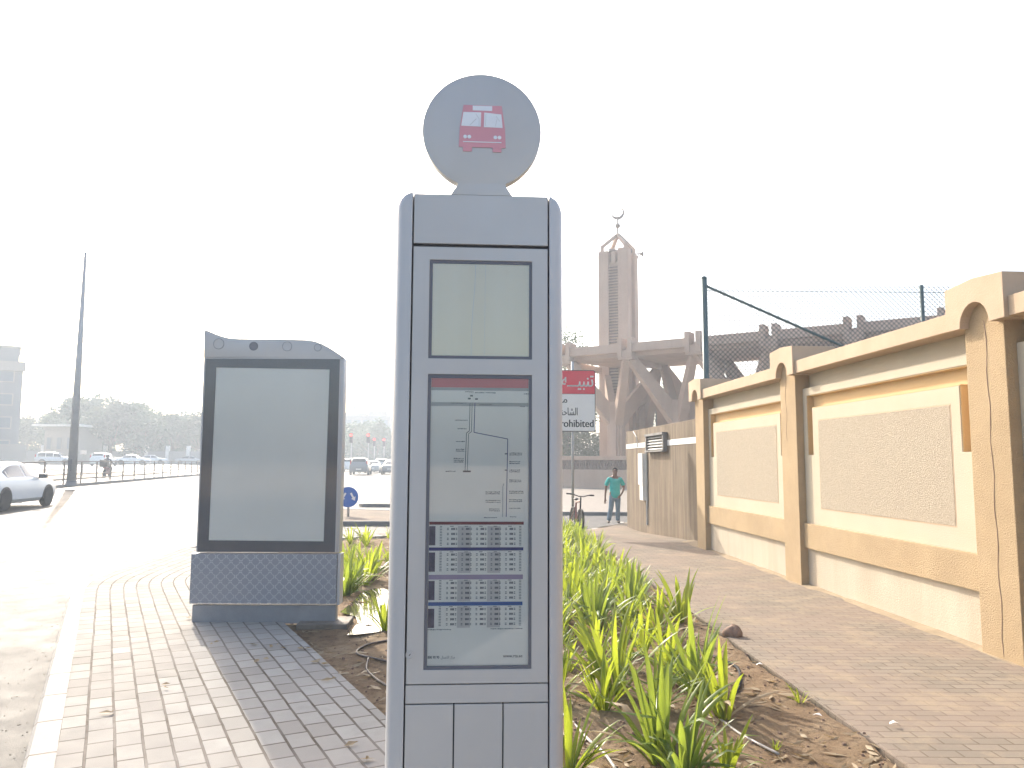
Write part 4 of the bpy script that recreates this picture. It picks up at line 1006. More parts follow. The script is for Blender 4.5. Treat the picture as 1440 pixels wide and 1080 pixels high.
# motorcycle delivery rider
p = gp(150, 674, ROAD + .02); p = at(150, 674, 56); p.z = g(p.x, p.y) + ROAD + .01
mc = thing('motorcycle', 'dark motorcycle with a square delivery box beyond the railing', 'motorcycle', p, R(12))
for y in (-.62, .66):
    w_ = MB().lathe([(.20, -.05), (.29, -.05), (.31, 0), (.29, .05), (.20, .05)], (0, 0, 0), 20, 'x').build('wheel', M['rubber'], mc, loc=(0, y, .31))
    MB().lathe([(.19, -.02), (.03, -.04), (.03, .04), (.19, .02)], (0, 0, 0), 20, 'x').build('rim', M['rim'], w_)
mb = MB(); mb.beam((0, -.6, .35), (0, .2, .45), .16, .18, .26, .4); mb.beam((0, .1, .55), (0, .55, .85), .26, .3, .2, .2); mb.beam((0, -.7, .72), (0, .1, .75), .22, .12); mb.build('body', M['bike_red'], mc, bevel=.03)
mb = MB(); mb.tube((-.07, .66, .31), (-.07, .45, .95), .025); mb.tube((.07, .66, .31), (.07, .45, .95), .025); mb.path([(-.36, .34, 1.02), (-.15, .45, .98), (.15, .45, .98), (.36, .34, 1.02)], .015, 6); mb.build('handlebar', M['black'], mc)
MB().bx(-.25, .25, -1.0, -.52, .82, 1.28).build('delivery_box', M['black'], mc, bevel=.02)

# ================================================================== PEOPLE
def skin_obj(name, chains, m, parent, root=None, sub=2):
    """chains: lists of (point, rx, ry); shared points are merged"""
    vs = []; rs = []; es = []; idx = {}
    for ch in chains:
        prev = None
        for p, rx, ry in ch:
            k = tuple(round(c, 4) for c in p)
            if k not in idx: idx[k] = len(vs); vs.append(p); rs.append((rx, ry))
            if prev is not None: es.append((prev, idx[k]))
            prev = idx[k]
    me = bpy.data.meshes.new(name); me.from_pydata(vs, es, []); o = bpy.data.objects.new(name, me); COL.objects.link(o)
    sk = o.modifiers.new('s', 'SKIN'); sk.use_smooth_shade = True; sb_ = o.modifiers.new('u', 'SUBSURF'); sb_.levels = sub
    for i, r_ in enumerate(rs): me.skin_vertices[0].data[i].radius = r_
    me.skin_vertices[0].data[0].use_root = True
    dg = bpy.context.evaluated_depsgraph_get(); dg.update(); nm = bpy.data.meshes.new_from_object(o.evaluated_get(dg)); nm.name = name
    bpy.data.objects.remove(o); nm.materials.clear(); nm.materials.append(m)
    for p in nm.polygons: p.use_smooth = True
    o = bpy.data.objects.new(name, nm); COL.objects.link(o); o.parent = parent; return o
def hand(w, d, s, curl=.3, r_=.0085):
    """five short skinned fingers leaving a palm that points along d"""
    w = Vector(w); d = Vector(d).normalized(); side = d.cross(Vector((0, 1, 0))).normalized(); back = side.cross(d)
    pm = w + d * .075; out = [[(tuple(w), .026, .024), (tuple(pm), .036, .018)]]
    for i, (o_, L) in enumerate(((-.03, .062), (-.01, .074), (.01, .072), (.03, .056))):
        k = w + d * .095 + side * o_; out.append([(tuple(pm), .036, .018), (tuple(k), r_, r_), (tuple(k + d * L * .5 - back * L * curl * .4), r_, r_), (tuple(k + d * L * .85 - back * L * curl), r_ * .8, r_ * .8)])
    t0 = w + d * .03 + side * s * .03; out.append([(tuple(w), .026, .024), (tuple(t0), r_ * 1.2, r_ * 1.2), (tuple(t0 + d * .035 + side * s * .018 - back * .02), r_, r_)])
    return out
fp_man = at(865, 736, 24.0); pz = g(fp_man.x, fp_man.y)
man = thing('person', 'man in a turquoise polo shirt and jeans standing at the end of the path', 'person', (fp_man.x, 24.0, pz), R(4))
T_ = 1.0
pel = (0, 0, .90); ch = []
lh, rh = (-.30, .02, .74), (.17, -.10, .86)
spine = [(pel, .15, .11), ((0, .0, 1.08), .15, .12), ((0, .01, 1.25), .17, .115), ((0, .02, 1.38), .13, .09), ((.0, .01, 1.455), .056, .058), ((.005, -.01, 1.53), .066, .078), ((.01, -.015, 1.60), .076, .092), ((.008, -.005, 1.66), .05, .062)]
LA = [((0, .02, 1.38), .13, .09), ((-.18, .02, 1.375), .055, .055), ((-.245, .03, 1.20), .048, .048), ((-.27, .03, 1.07), .042, .042), ((-.29, .02, .90), .034, .034), (lh, .026, .024)]
RA = [((0, .02, 1.38), .13, .09), ((.18, .02, 1.375), .055, .055), ((.25, .05, 1.22), .048, .048), ((.295, .06, 1.08), .042, .042), ((.24, -.02, .96), .034, .034), (rh, .026, .024)]
LL = [(pel, .15, .11), ((-.10, 0, .84), .09, .09), ((-.13, -.02, .46), .058, .062), ((-.165, .02, .24), .052, .054), ((-.195, .04, .08), .036, .038), ((-.21, -.06, .035), .036, .028), ((-.225, -.13, .03), .034, .022)]
RL = [(pel, .15, .11), ((.095, 0, .84), .09, .09), ((.085, -.02, .46), .058, .062), ((.09, .02, .24), .052, .054), ((.09, .04, .08), .036, .038), ((.10, -.06, .035), .036, .028), ((.105, -.13, .03), .034, .022)]
ch = [spine, LA, RA, LL, RL] + hand(lh, (-.04, -.05, -1), 1) + hand(rh, (-.7, -.3, -.6), -1)
skin_obj('body', ch, M['skin'], man)
for nm_, c_, r_, q_ in (('nose', (.012, -.10, 1.575), .016, (1, 1.1, 1.4)), ('mouth', (.012, -.092, 1.545), .02, (1.2, .5, .35)), ('ear', (-.066, -.01, 1.585), .02, (.4, .8, 1.3)), ('ear', (.084, -.01, 1.585), .02, (.4, .8, 1.3))): MB().ball(c_, r_, 8, q_).build(nm_, M['skin'], man, smooth=True)
for x in (-.02, .042): MB().ball((x, -.088, 1.605), .010, 8).build('eye', M['hair'], man, smooth=True)
mb = MB(); mb.ball((.01, .018, 1.625), .083, 12, (1.0, 1.12, .93)); hr = mb.build('hair', M['hair'], man, smooth=True)
k_ = hr.data
b2 = bmesh.new(); b2.from_mesh(k_); bmesh.ops.delete(b2, geom=[v for v in b2.verts if v.co.z < 1.60 - .3 * (v.co.y) or v.co.y < -.045 + max(0, (v.co.z - 1.64)) * 1.0], context='VERTS'); b2.to_mesh(k_); b2.free()
sh = [[((0, 0, .74), .18, .14), ((0, 0, .86), .18, .145), ((0, 0, .97), .178, .145), ((0, .0, 1.10), .172, .14), ((0, .01, 1.26), .185, .13), ((0, .02, 1.38), .15, .10), ((0, .015, 1.43), .075, .075)],
      [((0, .02, 1.38), .15, .10), ((-.175, .02, 1.35), .066, .07), ((-.25, .03, 1.20), .072, .074), ((-.265, .03, 1.13), .078, .07)], [((0, .02, 1.38), .15, .10), ((.175, .02, 1.35), .066, .07), ((.258, .05, 1.21), .072, .074), ((.28, .055, 1.14), .078, .07)]]
skin_obj('polo_shirt', sh, M['shirt'], man)
jn = [[((0, 0, 1.0), .16, .12), ((0, 0, .83), .16, .125)], [((0, 0, .83), .16, .125), ((-.095, 0, .74), .10, .105), ((-.13, -.02, .46), .078, .08), ((-.168, .01, .24), .074, .076), ((-.195, .03, .06), .07, .072)], [((0, 0, .83), .16, .125), ((.092, 0, .74), .10, .105), ((.086, -.02, .46), .078, .08), ((.09, .01, .24), .074, .076), ((.09, .03, .06), .07, .072)]]
skin_obj('jeans', jn, M['jeans'], man)
for (x, y, a) in ((-.213, -.04, -.2), (.10, -.04, .05)):
    q = MB(); q.ball((0, 0, 0), .05, 10, (.9, 2.5, .85)); q.build('shoe', M['shoe'], man, loc=(x, y, .042), rz=a, smooth=True)
# rider
rd = thing('person', 'rider in dark clothes seated on the motorcycle beyond the railing', 'person', (p.x, p.y, p.z), R(12))
pel = (0, -.25, .86)
ch = [[(pel, .15, .12), ((0, -.2, 1.12), .15, .12), ((0, -.12, 1.33), .12, .09), ((0, -.08, 1.42), .055, .055), ((0, -.06, 1.52), .08, .09), ((0, -.06, 1.60), .06, .07)]]
for s in (-1, 1):
    ch.append([((0, -.12, 1.33), .12, .09), ((s * .19, -.10, 1.32), .06, .06), ((s * .27, .05, 1.12), .045, .045), ((s * .30, .30, 1.04), .035, .035)])
    ch.append([(pel, .15, .12), ((s * .13, -.15, .82), .09, .09), ((s * .22, .25, .72), .07, .07), ((s * .20, .12, .36), .05, .05), ((s * .20, .24, .30), .04, .03)])
ch += hand((-.30, .30, 1.04), (0, 1, -.2), 1) + hand((.30, .30, 1.04), (0, 1, -.2), -1)
skin_obj('body', ch, mat('dark_riding_clothes', (.07, .07, .085), .8), rd, sub=1)
MB().ball((0, -.055, 1.56), .135, 12, (.95, 1.1, 1)).build('helmet', M['car_dark'], rd, smooth=True)

# ================================================================== BICYCLE leaning at the sign post
bp = at(812, 744, 18.9); bz = g(bp.x + .05, 18.9)
bk = thing('bicycle', 'old bicycle parked front-on against the sign post', 'bicycle', (bp.x - .06, 18.75, bz - .02), R(180 + 12))
bk.rotation_euler = (0, R(-4), R(180 + 6))
for nm, y in (('front_wheel', .52), ('rear_wheel', -.52)):
    w_ = MB().lathe([(.315, -.012), (.33, -.024), (.345, 0), (.33, .024), (.315, .012)], (0, 0, 0), 36, 'x').build(nm, M['rubber'], bk, loc=(0, y, .345), smooth=True)
    q = MB()
    for k in range(18): a = k * math.pi / 9; q.tube((.03 * (-1) ** k, .02 * math.cos(a), .02 * math.sin(a)), (0, .315 * math.cos(a), .315 * math.sin(a)), .0018, n=4)
    q.tube((-.05, 0, 0), (.05, 0, 0), .02, n=10); q.build('spokes', M['rim'], w_)
fr = MB(); T1, T2, T3, BB, RAx = (0, .34, .86), (0, .37, .70), (0, -.20, .80), (0, -.08, .30), (0, -.52, .345)
for a, b in ((T1, T2), (T1, T3), (T2, BB), (T3, BB)): fr.tube(a, b, .022)
for s in (-.045, .045): fr.tube((s, -.52, .345), (0, -.18, .76), .010); fr.tube((s, -.52, .345), (0, -.08, .30), .010)
fr.build('frame', M['bike_red'], bk)
q = MB(); q.tube((0, .34, .95), (0, .38, .68), .02)
for s in (-.045, .045): q.path([(0, .38, .68), (s, .40, .64), (s, .52, .345)], .014, 8)
q.build('fork', M['black'], bk)
q = MB(); q.path([(-.31, .26, 1.01), (-.20, .33, 1.01), (-.06, .37, .97), (.06, .37, .97), (.20, .33, 1.01), (.31, .26, 1.01)], .013, 8); hb = q.build('handlebar', M['black'], bk, smooth=True)
for s in (-1, 1): MB().tube((s * .22, .315, 1.01), (s * .33, .245, 1.01), .019).build('grip', M['rubber'], hb)
q = MB(); q.ball((0, -.23, .885), .07, 10, (.9, 1.7, .4)); q.tube((0, -.22, .87), (0, -.19, .76), .013); q.build('saddle', M['black'], bk, smooth=True)
q = MB(); q.lathe([(.085, -.004), (.085, .004)], (.05, -.08, .30), 24, 'x'); q.tube((.06, -.08, .30), (.09, -.02, .16), .01); q.tube((-.06, -.08, .30), (-.09, -.14, .44), .01); q.box((.13, -.02, .16), (.1, .07, .02)); q.box((-.13, -.14, .44), (.1, .07, .02)); q.build('crankset', M['rim'], bk)

# ================================================================== TREES
def make_tree(name, seed, h, spread, leaf, nleaf, trunk_h, m, label, group=None, clumps=26, flat_=.75, airy=0.0):
    rn = random.Random(seed); t = thing(name, label, 'tree', group=group)
    tr = MB(); th = trunk_h; top = Vector((rn.uniform(-.2, .2), rn.uniform(-.2, .2), th))
    tr.path([(0, 0, -.4), (rn.uniform(-.08, .08), rn.uniform(-.08, .08), th * .5), top], [h * .028, h * .022, h * .017], 10)
    cl = []
    for k in range(clumps):
        a = rn.uniform(0, 2 * math.pi); u = rn.random() ** .55; zz = rn.uniform(0, 1)
        prof = math.sin(math.pi * min(1, .12 + zz * .86)) ** .6
        c = Vector((math.cos(a) * spread * u * prof, math.sin(a) * spread * u * prof, th * .75 + (h - th * .75) * zz ** .85)); cl.append((c, spread * rn.uniform(.22, .42)))
    cl.sort(key=lambda q: q[0].z)
    for c, r_ in cl[::2]:
        mid = top.lerp(c, .5) + Vector((rn.uniform(-.3, .3), rn.uniform(-.3, .3), -.15)); tr.path([top * .96, mid, c], [h * .012, h * .007, h * .002], 6)
    tr.build('trunk', M['bark'], t, smooth=True)
    mb = MB(); ws = [r_ ** 2 for _, r_ in cl]
    for k in range(nleaf):
        c, r_ = rn.choices(cl, ws)[0]
        d = Vector((rn.gauss(0, 1), rn.gauss(0, 1), rn.gauss(0, flat_))).normalized() * r_ * (rn.random() ** .45 if rn.random() > airy else rn.uniform(.2, 1.6))
        p = c + d; L = leaf * rn.uniform(.6, 1.3); ax = Vector((rn.gauss(0, 1), rn.gauss(0, 1), rn.gauss(0, .8))).normalized(); b = ax.orthogonal().normalized(); b = Matrix.Rotation(rn.uniform(0, 6.28), 3, ax) @ b
        mb.add([p - ax * L * .5, p + b * L * .28, p + ax * L * .55, p - b * L * .28], [(0, 1, 2, 3)])
    mb.build('crown', m, t)
    return t
def tree_at(c, px, py, Y, height=None, hnat=1, rz=0, wide=1.0, **kw):
    q = at(px, py, Y); q.z = g(q.x, q.y); c.location = q; k = (height / hnat) if height else 1
    c.scale = (k * wide, k * wide, k); c.rotation_euler = (0, 0, rz)
    for a, b in kw.items(): c[a] = b
    return c
GT = 'trees beyond the parked cars'
TA = make_tree('broadleaf_tree', 1, 10, 4.6, .55, 6500, 2.6, M['tree_leaf'], 'x', GT)
TB = make_tree('broadleaf_tree', 2, 10, 4.0, .52, 6500, 3.0, M['tree_leaf_dull'], 'x', GT, clumps=20)
TC = make_tree('broadleaf_tree', 5, 10, 5.2, .55, 7000, 2.2, M['tree_leaf'], 'x', GT, clumps=30)
row = [ # column, top row, distance, prototype, label
    (35, 588, 135, TB, 'low tree just right of the tall far left building'), (62, 587, 145, TC, 'low broad tree behind the small pale roofed building'),
    (88, 584, 150, TA, 'tree between the small building and the street light pole'), (112, 563, 128, TA, 'tall tree directly right of the street light pole'),
    (133, 562, 132, TC, 'tallest tree crown in the row right of the street light pole'), (155, 567, 125, TB, 'narrower tree topped with loose twigs in the middle of the row'),
    (180, 570, 130, TA, 'rounded tree above the first parked saloon'), (203, 579, 128, TC, 'tree above the two white parked saloons'),
    (222, 583, 136, TB, 'lower tree right of the two parked saloons'), (240, 586, 130, TA, 'tree third from the advertising panel edge'),
    (258, 584, 138, TC, 'tree second from the advertising panel edge'), (277, 584, 132, TB, 'tree touching the left edge of the advertising panel'),
    (300, 586, 140, TA, 'tree hidden behind the advertising panel')]
first = set()
for px, py, Y, proto, lab in row:
    q = at(px, 650, Y); zt_ = at(px, py, Y).z - g(q.x, q.y)
    c = proto if proto.name not in first else dup(proto); first.add(proto.name)
    tree_at(c, px, 650, Y, zt_, 10.3, rz=px * .7, wide=1.15, label=lab, group=GT)
for px, py, Y, proto, lab, w in ((505, 598, 165, TA, 'large hazy tree behind the left red traffic lights', 1.5), (530, 596, 158, TC, 'large hazy tree behind the right red traffic lights', 1.3), (551, 612, 172, TB, 'smaller hazy tree at the edge of the totem', 1.0), (484, 600, 170, TC, 'hazy tree beside the advertising panel edge', 1.2)):
    q = at(px, 650, Y); tree_at(dup(proto), px, 650, Y, at(px, py, Y).z - g(q.x, q.y), 10.3, rz=px, wide=w, label=lab, group='trees at the far end of the road')
TD = make_tree('feathery_tree', 11, 12, 3.0, .20, 5200, 4.0, M['tree_leaf'], 'tall thin feathery tree between the totem and the minaret', clumps=34, airy=.35)
tree_at(TD, 797, 650, 64, at(797, 458, 64).z, 12.6, rz=1.0)
TE = make_tree('shade_tree', 12, 6, 2.8, .22, 6000, 1.4, M['tree_leaf_dull'], 'dense green tree behind the red and white sign', clumps=26)
tree_at(TE, 812, 650, 62, 5.6, 6.2, rz=.5, wide=1.25)
c = dup(TE); tree_at(c, 770, 650, 66, 5.8, 6.2, rz=2.5, wide=1.5, label='dense green tree hidden behind the totem in front of the mosque')
c = dup(TD); tree_at(c, 934, 650, 74, at(934, 540, 74).z, 12.6, rz=4, wide=1.3, label='tree seen through the mosque arcade opening')
c = dup(TD); tree_at(c, 905, 650, 80, at(905, 560, 80).z, 12.6, rz=1, wide=1.2, label='tree glimpsed at the left arcade opening of the mosque')

# ================================================================== FAR BUILDINGS
def block(name, label, px0, px1, pytop, Y, depth, m, rz=0.0, wins=(0, 0), winm='shade_grey', par=.5, win=(.5, .5), base=True):
    a, b = at(px0, 650, Y), at(px1, 650, Y); w = b.x - a.x; z0 = g(a.x, Y); h_ = at((px0 + px1) / 2, pytop, Y).z - z0
    t = thing(name, label, 'building', (a.x, Y, z0), rz)
    MB().bx(0, w, 0, depth, -1, h_).build('wall', m, t)
    MB().bx(-.15, w + .15, -.15, depth + .15, h_ - par, h_ + .12).build('roof_parapet', m, t)
    nx, nz = wins
    for i in range(nx):
        for k in range(nz):
            cx, cz = w * (i + .5) / nx, 1.0 + (h_ - par - 1.0) * (k + .5) / nz; ww, hh = w / nx * win[0], (h_ - 1.2) / nz * win[1]
            f = MB().bx(cx - ww / 2 - .08, cx + ww / 2 + .08, -.06, .02, cz - hh / 2 - .08, cz + hh / 2 + .08).build('window', m, t)
            MB().bx(cx - ww / 2, cx + ww / 2, -.075, -.062, cz - hh / 2, cz + hh / 2).build('pane', M[winm], f)
    return t
c_ = at(24, 650, 100); z0 = g(c_.x, 100); hA, hB_ = at(24, 512, 100).z - z0, at(24, 490, 100).z - z0
L1 = thing('apartment_building', 'pale bluish block with stepped top at the far left edge of the photo', 'building', (c_.x, 100, z0), R(33))
MB().bx(-30, 0, 0, 10, -1, hA).build('wall', M['bld_blue'], L1)
MB().bx(-30, -.55, .6, 9, hA + .003, hB_).build('upper_storey', M['bld_blue'], L1)
MB().bx(-30.1, -.4, .45, 9.1, hB_ + .003, hB_ + .3).build('roof', M['bld_cream'], L1)
MB().bx(-30, .25, -.35, -.01, hA - 1.0, hA + .25).build('cornice', M['bld_cream'], L1)
MB().bx(-30, .9, -2.2, -1.6, -1, 2.6).build('boundary_wall', M['bld_cream'], L1)
for k in range(4):
    for i in range(7):
        x_ = -1.9 - i * 3.6; zz = 2.4 + k * 3.0
        if zz > hA - 1.6: continue
        f_ = MB().bx(x_ - 1.0, x_ + 1.0, -.09, -.003, zz - .8, zz + .8).build('window', M['bld_cream'], L1)
        MB().bx(x_ - .85, x_ + .85, -.10, -.092, zz - .65, zz + .65).build('pane', M['shade_grey'], f_)
S1 = block('low_building', 'small pale building with a thin white roof left of the light pole', 60, 103, 600, 118, 8, M['bld_cream'], wins=(3, 1), win=(.4, .4))
MB().bx(-1.2, 6.2, -1.4, 8.6, 5.6, 5.9).build('roof', M['white'], S1)
pw_ = thing('pillared_wall', 'long pale wall with white pillars behind the parked cars', 'wall', (at(30, 640, 126).x, 126, g(at(30, 640, 126).x, 126)))
Lw = at(300, 640, 126).x - pw_.location.x
MB().bx(0, Lw, 0, .3, -.5, 2.0).build('wall', M['bld_blue'], pw_)
k = 0
while k < Lw: MB().bx(k - .25, k + .25, -.12, .42, -.5, 2.9).build('pillar', M['white'], pw_); k += 3.4
B1 = block('office_building', 'hazy glass fronted office building with stepped cream top above the road', 430, 546, 586, 200, 20, M['bld_blue'], wins=(9, 3), winm='bld_glass', win=(.7, .8))
hB = at(520, 586, 200).z - B1.location.z
for a, b, t_ in ((484, 511, 580), (517, 543, 578)): 
    x0, x1 = at(a, 600, 200).x - B1.location.x, at(b, 600, 200).x - B1.location.x
    MB().bx(x0, x1, .4, 12, hB + .13, at(a, t_, 200).z - B1.location.z).build('roof_storey', M['bld_cream'], B1)
    MB().bx(x0 + 2, x0 + 2.8, 1, 1.8, hB + 2, hB + 3.1).build('chimney', M['bld_cream'], B1)
# red signals
for px, py, Y, lab in ((494, 612, 104, 'red traffic light furthest left, beside the advertising panel'), (518, 612, 104, 'red traffic light second from the left, the brightest'), (526.5, 618, 124, 'red traffic light third from the left, set lower'), (540, 618.5, 124, 'faint red traffic light furthest right, near the totem')):
    p = at(px, py, Y); gz = g(p.x, Y); t = thing('traffic_light', lab, 'traffic light', (p.x, Y, gz), group='red traffic lights over the road ahead'); z = p.z - gz
    MB().path([(.0, .25, ROAD), (0, .25, z - .2)], .07, 8).build('pole', M['pole'], t, smooth=True)
    MB().bx(-.21, .21, -.12, .14, z - 1.05, z + .3).build('housing', M['black'], t, bevel=.03)
    l_ = MB(); l_.disc((0, -.14, z + .02), .19, .04, 20); l_.build('lit_red_lamp', M['red_on'], t)
    l_ = MB(); 
    for dz in (-.38, -.78): l_.disc((0, -.13, z + dz), .14, .03, 16)
    l_.build('unlit_lamp', M['glass_dark'], t)
p = at(117, 648, 60); st_ = thing('small_road_sign', 'tiny pale sign on a short post beyond the railing right of the light pole', 'sign', (p.x, 60, g(p.x, 60))); hz = at(117, 636, 60).z - g(p.x, 60)
MB().path([(0, 0, -.1), (0, 0, hz)], .035, 8).build('post', M['pole'], st_); MB().box((0, -.04, hz), (.5, .03, .32)).build('sign_plate', M['sign_white'], st_, bevel=.008)

# ================================================================== LILY CLUMPS
def make_clump(seed, nl, h, broken=.12):
    rn = random.Random(seed); mb = MB()
    for k in range(nl):
        az_ = rn.uniform(0, 2 * math.pi); inner = k / nl; lean_ = (.10 + .75 * inner ** 1.2) * rn.uniform(.7, 1.25); L = h * rn.uniform(.72, 1.22) * (1 - .18 * inner); w = h * rn.uniform(.065, .10)
        root = Vector((math.cos(az_), math.sin(az_), 0)) * rn.uniform(0, .055) * h * 2; d = Vector((math.cos(az_) * math.sin(lean_), math.sin(az_) * math.sin(lean_), math.cos(lean_)))
        bend_ = rn.uniform(.2, 1.1) * (.4 + inner); NS = 9; p = root.copy(); side = Vector((-math.sin(az_), math.cos(az_), 0)); tw = rn.uniform(-.5, .5); kink = rn.randint(4, 7) if rn.random() < broken else -1
        vs = []
        for i in range(NS + 1):
            t = i / NS; ww = w * (.55 + 1.1 * t) if t < .35 else w * (.935 - .0 * t) * (1 - ((t - .35) / .65) ** 2.6)
            ww = max(ww, .001); sd = (Matrix.Rotation(tw * t, 3, d) @ side).normalized(); nrm = d.cross(sd).normalized(); fold = .32 * (1 - t * .5)
            vs += [p - sd * ww / 2 + nrm * -ww * fold, p.copy(), p + sd * ww / 2 + nrm * -ww * fold]
            ang = bend_ * (.6 + 1.4 * t) / NS + (1.5 if i == kink else 0)
            d = (Matrix.Rotation(-ang, 3, side) @ d) if False else (d + (Vector((math.cos(az_), math.sin(az_), 0)) * math.cos(0) - Vector((0, 0, .55))) * ang * .8).normalized()
            p = p + d * (L / NS)
        mb.add(vs, [(3 * i + j, 3 * i + j + 1, 3 * i + j + 4, 3 * i + j + 3) for i in range(NS) for j in (0, 1)])
    me = bpy.data.meshes.new('lily_clump'); me.from_pydata(mb.v, [], mb.f); me.materials.append(M['grass_leaf_dark' if seed % 3 == 1 else 'grass_leaf']); me.materials.append(M['dry_leaf'])
    for p in me.polygons:
        lf_ = p.index // 18
        if lf_ in (nl - 1, nl - 3): p.material_index = 1
    for p in me.polygons: p.use_smooth = True
    return me
protos = [make_clump(20 + i, n, .5, b) for i, (n, b) in enumerate(((20, .1), (25, .15), (30, .12), (17, .25), (24, .08), (32, .2), (14, .1)))]
rn = random.Random(11)
LG = 'strappy green lily plants in the soil bed'
def clump(x, y, s, label, k=None, rz=None, name='lily_plant', grp=LG, tilt=.12):
    o = bpy.data.objects.new(name, protos[rn.randrange(7) if k is None else k]); COL.objects.link(o)
    o.location = (x, y, g(x, y) - .055 + soil_h(x, y)); o.rotation_euler = (rn.uniform(-tilt, tilt), rn.uniform(-tilt, tilt), rn.uniform(0, 6.28) if rz is None else rz); o.scale = (s, s, s * rn.uniform(.95, 1.12))
    return tag(o, label, 'plant', grp)
near_list = [ # picture column, base row, size, mesh, label
    (931, 1075, .92, 5, 'largest upright lily plant at the bottom edge of the photo beside the totem'), (962, 1100, .75, 2, 'lily plant cut by the bottom edge of the photo just right of the largest one'),
    (800, 1078, .70, 0, 'thin lily plant against the lower right side of the totem'), (1022, 1098, .55, 3, 'small lily plant with outspread leaves at the bottom edge of the photo'),
    (865, 978, .98, 4, 'tall bright lily plant in the bare soil left of the middle'), (935, 948, .80, 1, 'lily plant with long leaves lying to the left in mid bed'),
    (978, 972, 1.0, 2, 'tall lily plant leaning left near the dark hose'), (1017, 1006, .85, 0, 'single lily plant nearest the paved path above the pale pipe'),
    (903, 920, .8, 3, 'lily plant between the leaning tall one and the totem'), (838, 885, .85, 5, 'dense lily plant close to the right side of the totem'),
    (885, 872, .95, 2, 'dark leaved lily plant with drooping folded tips'), (958, 878, .9, 4, 'lily plant beside the path level with the brown stone'),
    (806, 862, .85, 1, 'lily plant touching the totem edge in mid height'), (797, 940, .6, 6, 'sparse lily plant half hidden by the totem above the pale root')]
pts = []
for px, py, s, k, lab in near_list:
    q = gp(px, py, -.045); s *= 1.22; clump(q.x, q.y, s, lab, k); pts.append((q.x, q.y))
for px, py, s, lab in ((1125, 992, .30, 'small lone seedling in bare soil near the paved path'), (1091, 1053, .16, 'tiny yellow seedling alone at the lower right of the bed')):
    q = gp(px, py, -.045); clump(q.x, q.y, s, lab, 6, name='seedling', grp='lone seedlings', tilt=.05)
zones = ((7.2, 'medium lily plant among the nearest rows beside the totem'), (8.9, 'bushy lily plant in the nearer dense rows beside the path'), (11.5, 'lily plant in the crowded middle rows of the bed'), (15.0, 'bright yellow green lily plant in the far rows of the bed'), (30, 'small looking lily plant at the far end of the bed by the bicycle'))
tries = 0; cnt = 0
while tries < 9000 and cnt < 225:
    tries += 1; y = rn.uniform(5.3, 20.0); x = rn.uniform(-.35, px_edge(y) - (.60 if y < 7.2 else .42 if y < 9 else .22))
    # the crowd narrows towards the path's far end; keep clear of the totem front
    if x < .02 * y + .12 and rn.random() < .55: continue
    if any((x - a) ** 2 + (y - b) ** 2 < (.34 if y < 7.2 else .27 if y < 10 else .23) ** 2 for a, b in pts): continue
    pts.append((x, y)); cnt += 1
    clump(x, y, rn.uniform(.60, .95), next(l for lim, l in zones if y < lim))
# plants seen between the advertising panel and the totem
for px, py, s, k, lab in ((486, 836, 1.1, 2, 'tall lily plant against the right edge of the advertising panel'), (497, 830, .9, 5, 'lily plant with arching leaves just above the puddle'), (513, 822, .95, 1, 'upright lily plant above the puddle, leaning right'),
        (522, 815, 1.05, 2, 'bright lily plant behind the puddle towards the totem'), (505, 812, 1.0, 4, 'lily plant second row above the puddle'), (530, 800, .8, 0, 'sunlit lily plant on the brown bank above the puddle'),
        (490, 808, 1.0, 5, 'lily plant second row beside the advertising panel'), (541, 888, .85, 3, 'dark lily plant standing at the right shore of the puddle'),
        (493, 765, .8, 3, 'dark lily plant at the far edge of the bed beside the panel'), (514, 762, 1.0, 6, 'spiky lily plant at the far edge of the bed below the blue sign'), (547, 757, .7, 0, 'yellow tipped lily plant at the far bed edge by the totem')):
    q = gp(px, py, -.045); clump(q.x, q.y, s, lab, k, grp='lily plants between panel and totem')
for k in range(26):
    y = rn.uniform(11.5, 15.8); x = rn.uniform(-3.3, -.5) 
    if any((x - a) ** 2 + (y - b) ** 2 < .3 ** 2 for a, b in pts): continue
    pts.append((x, y)); X_ = 720 + x / y * 1080
    if 520 < X_ < 553 or X_ < 484: continue
    clump(x, y, rn.uniform(.6, .9), 'lily plant on the bank behind the panel and totem', grp='lily plants between panel and totem')

# ================================================================== LITTER, HOSES, STONE
q = gp(1031, 899, -.03); rn2 = random.Random(4)
st = MB(); st.ball((0, 0, 0), .075, 10, (1.25, 1.0, .95)); st.v = [tuple(Vector(v) * (1 + .22 * mnoise.noise(Vector(v) * 14)) + Vector((0, 0, .02 * (v[0] > 0)))) for v in st.v]
tag(st.build('rock', M['stone'], loc=(q.x, q.y, q.z + .05), angle=40), 'brown fist sized rock on the soil beside the paved path', 'rock')
def on_soil(pxs, dz=.01): 
    out = []
    for px, py in pxs:
        q = gp(px, py, -.045); out.append((q.x, q.y, g(q.x, q.y) - .045 + soil_h(q.x, q.y) + dz))
    # smooth
    o = [out[0]]
    for a, b in zip(out, out[1:]):
        for k in range(1, 5): t = k / 4; o.append(tuple(p + (r_ - p) * t for p, r_ in zip(a, b)))
    for _ in range(3): o = [o[0]] + [tuple((p + 2 * q_ + r_) / 4 for p, q_, r_ in zip(a, b, c)) for a, b, c in zip(o, o[1:], o[2:])] + [o[-1]]
    return o
tag(MB().path(on_soil([(560, 898), (540, 903), (518, 906), (503, 912), (500, 922), (510, 928), (530, 930), (560, 932)]), .010, 8).build('irrigation_hose', M['hose'], smooth=True), 'brown irrigation hose looped on shaded soil left of the totem', 'hose')
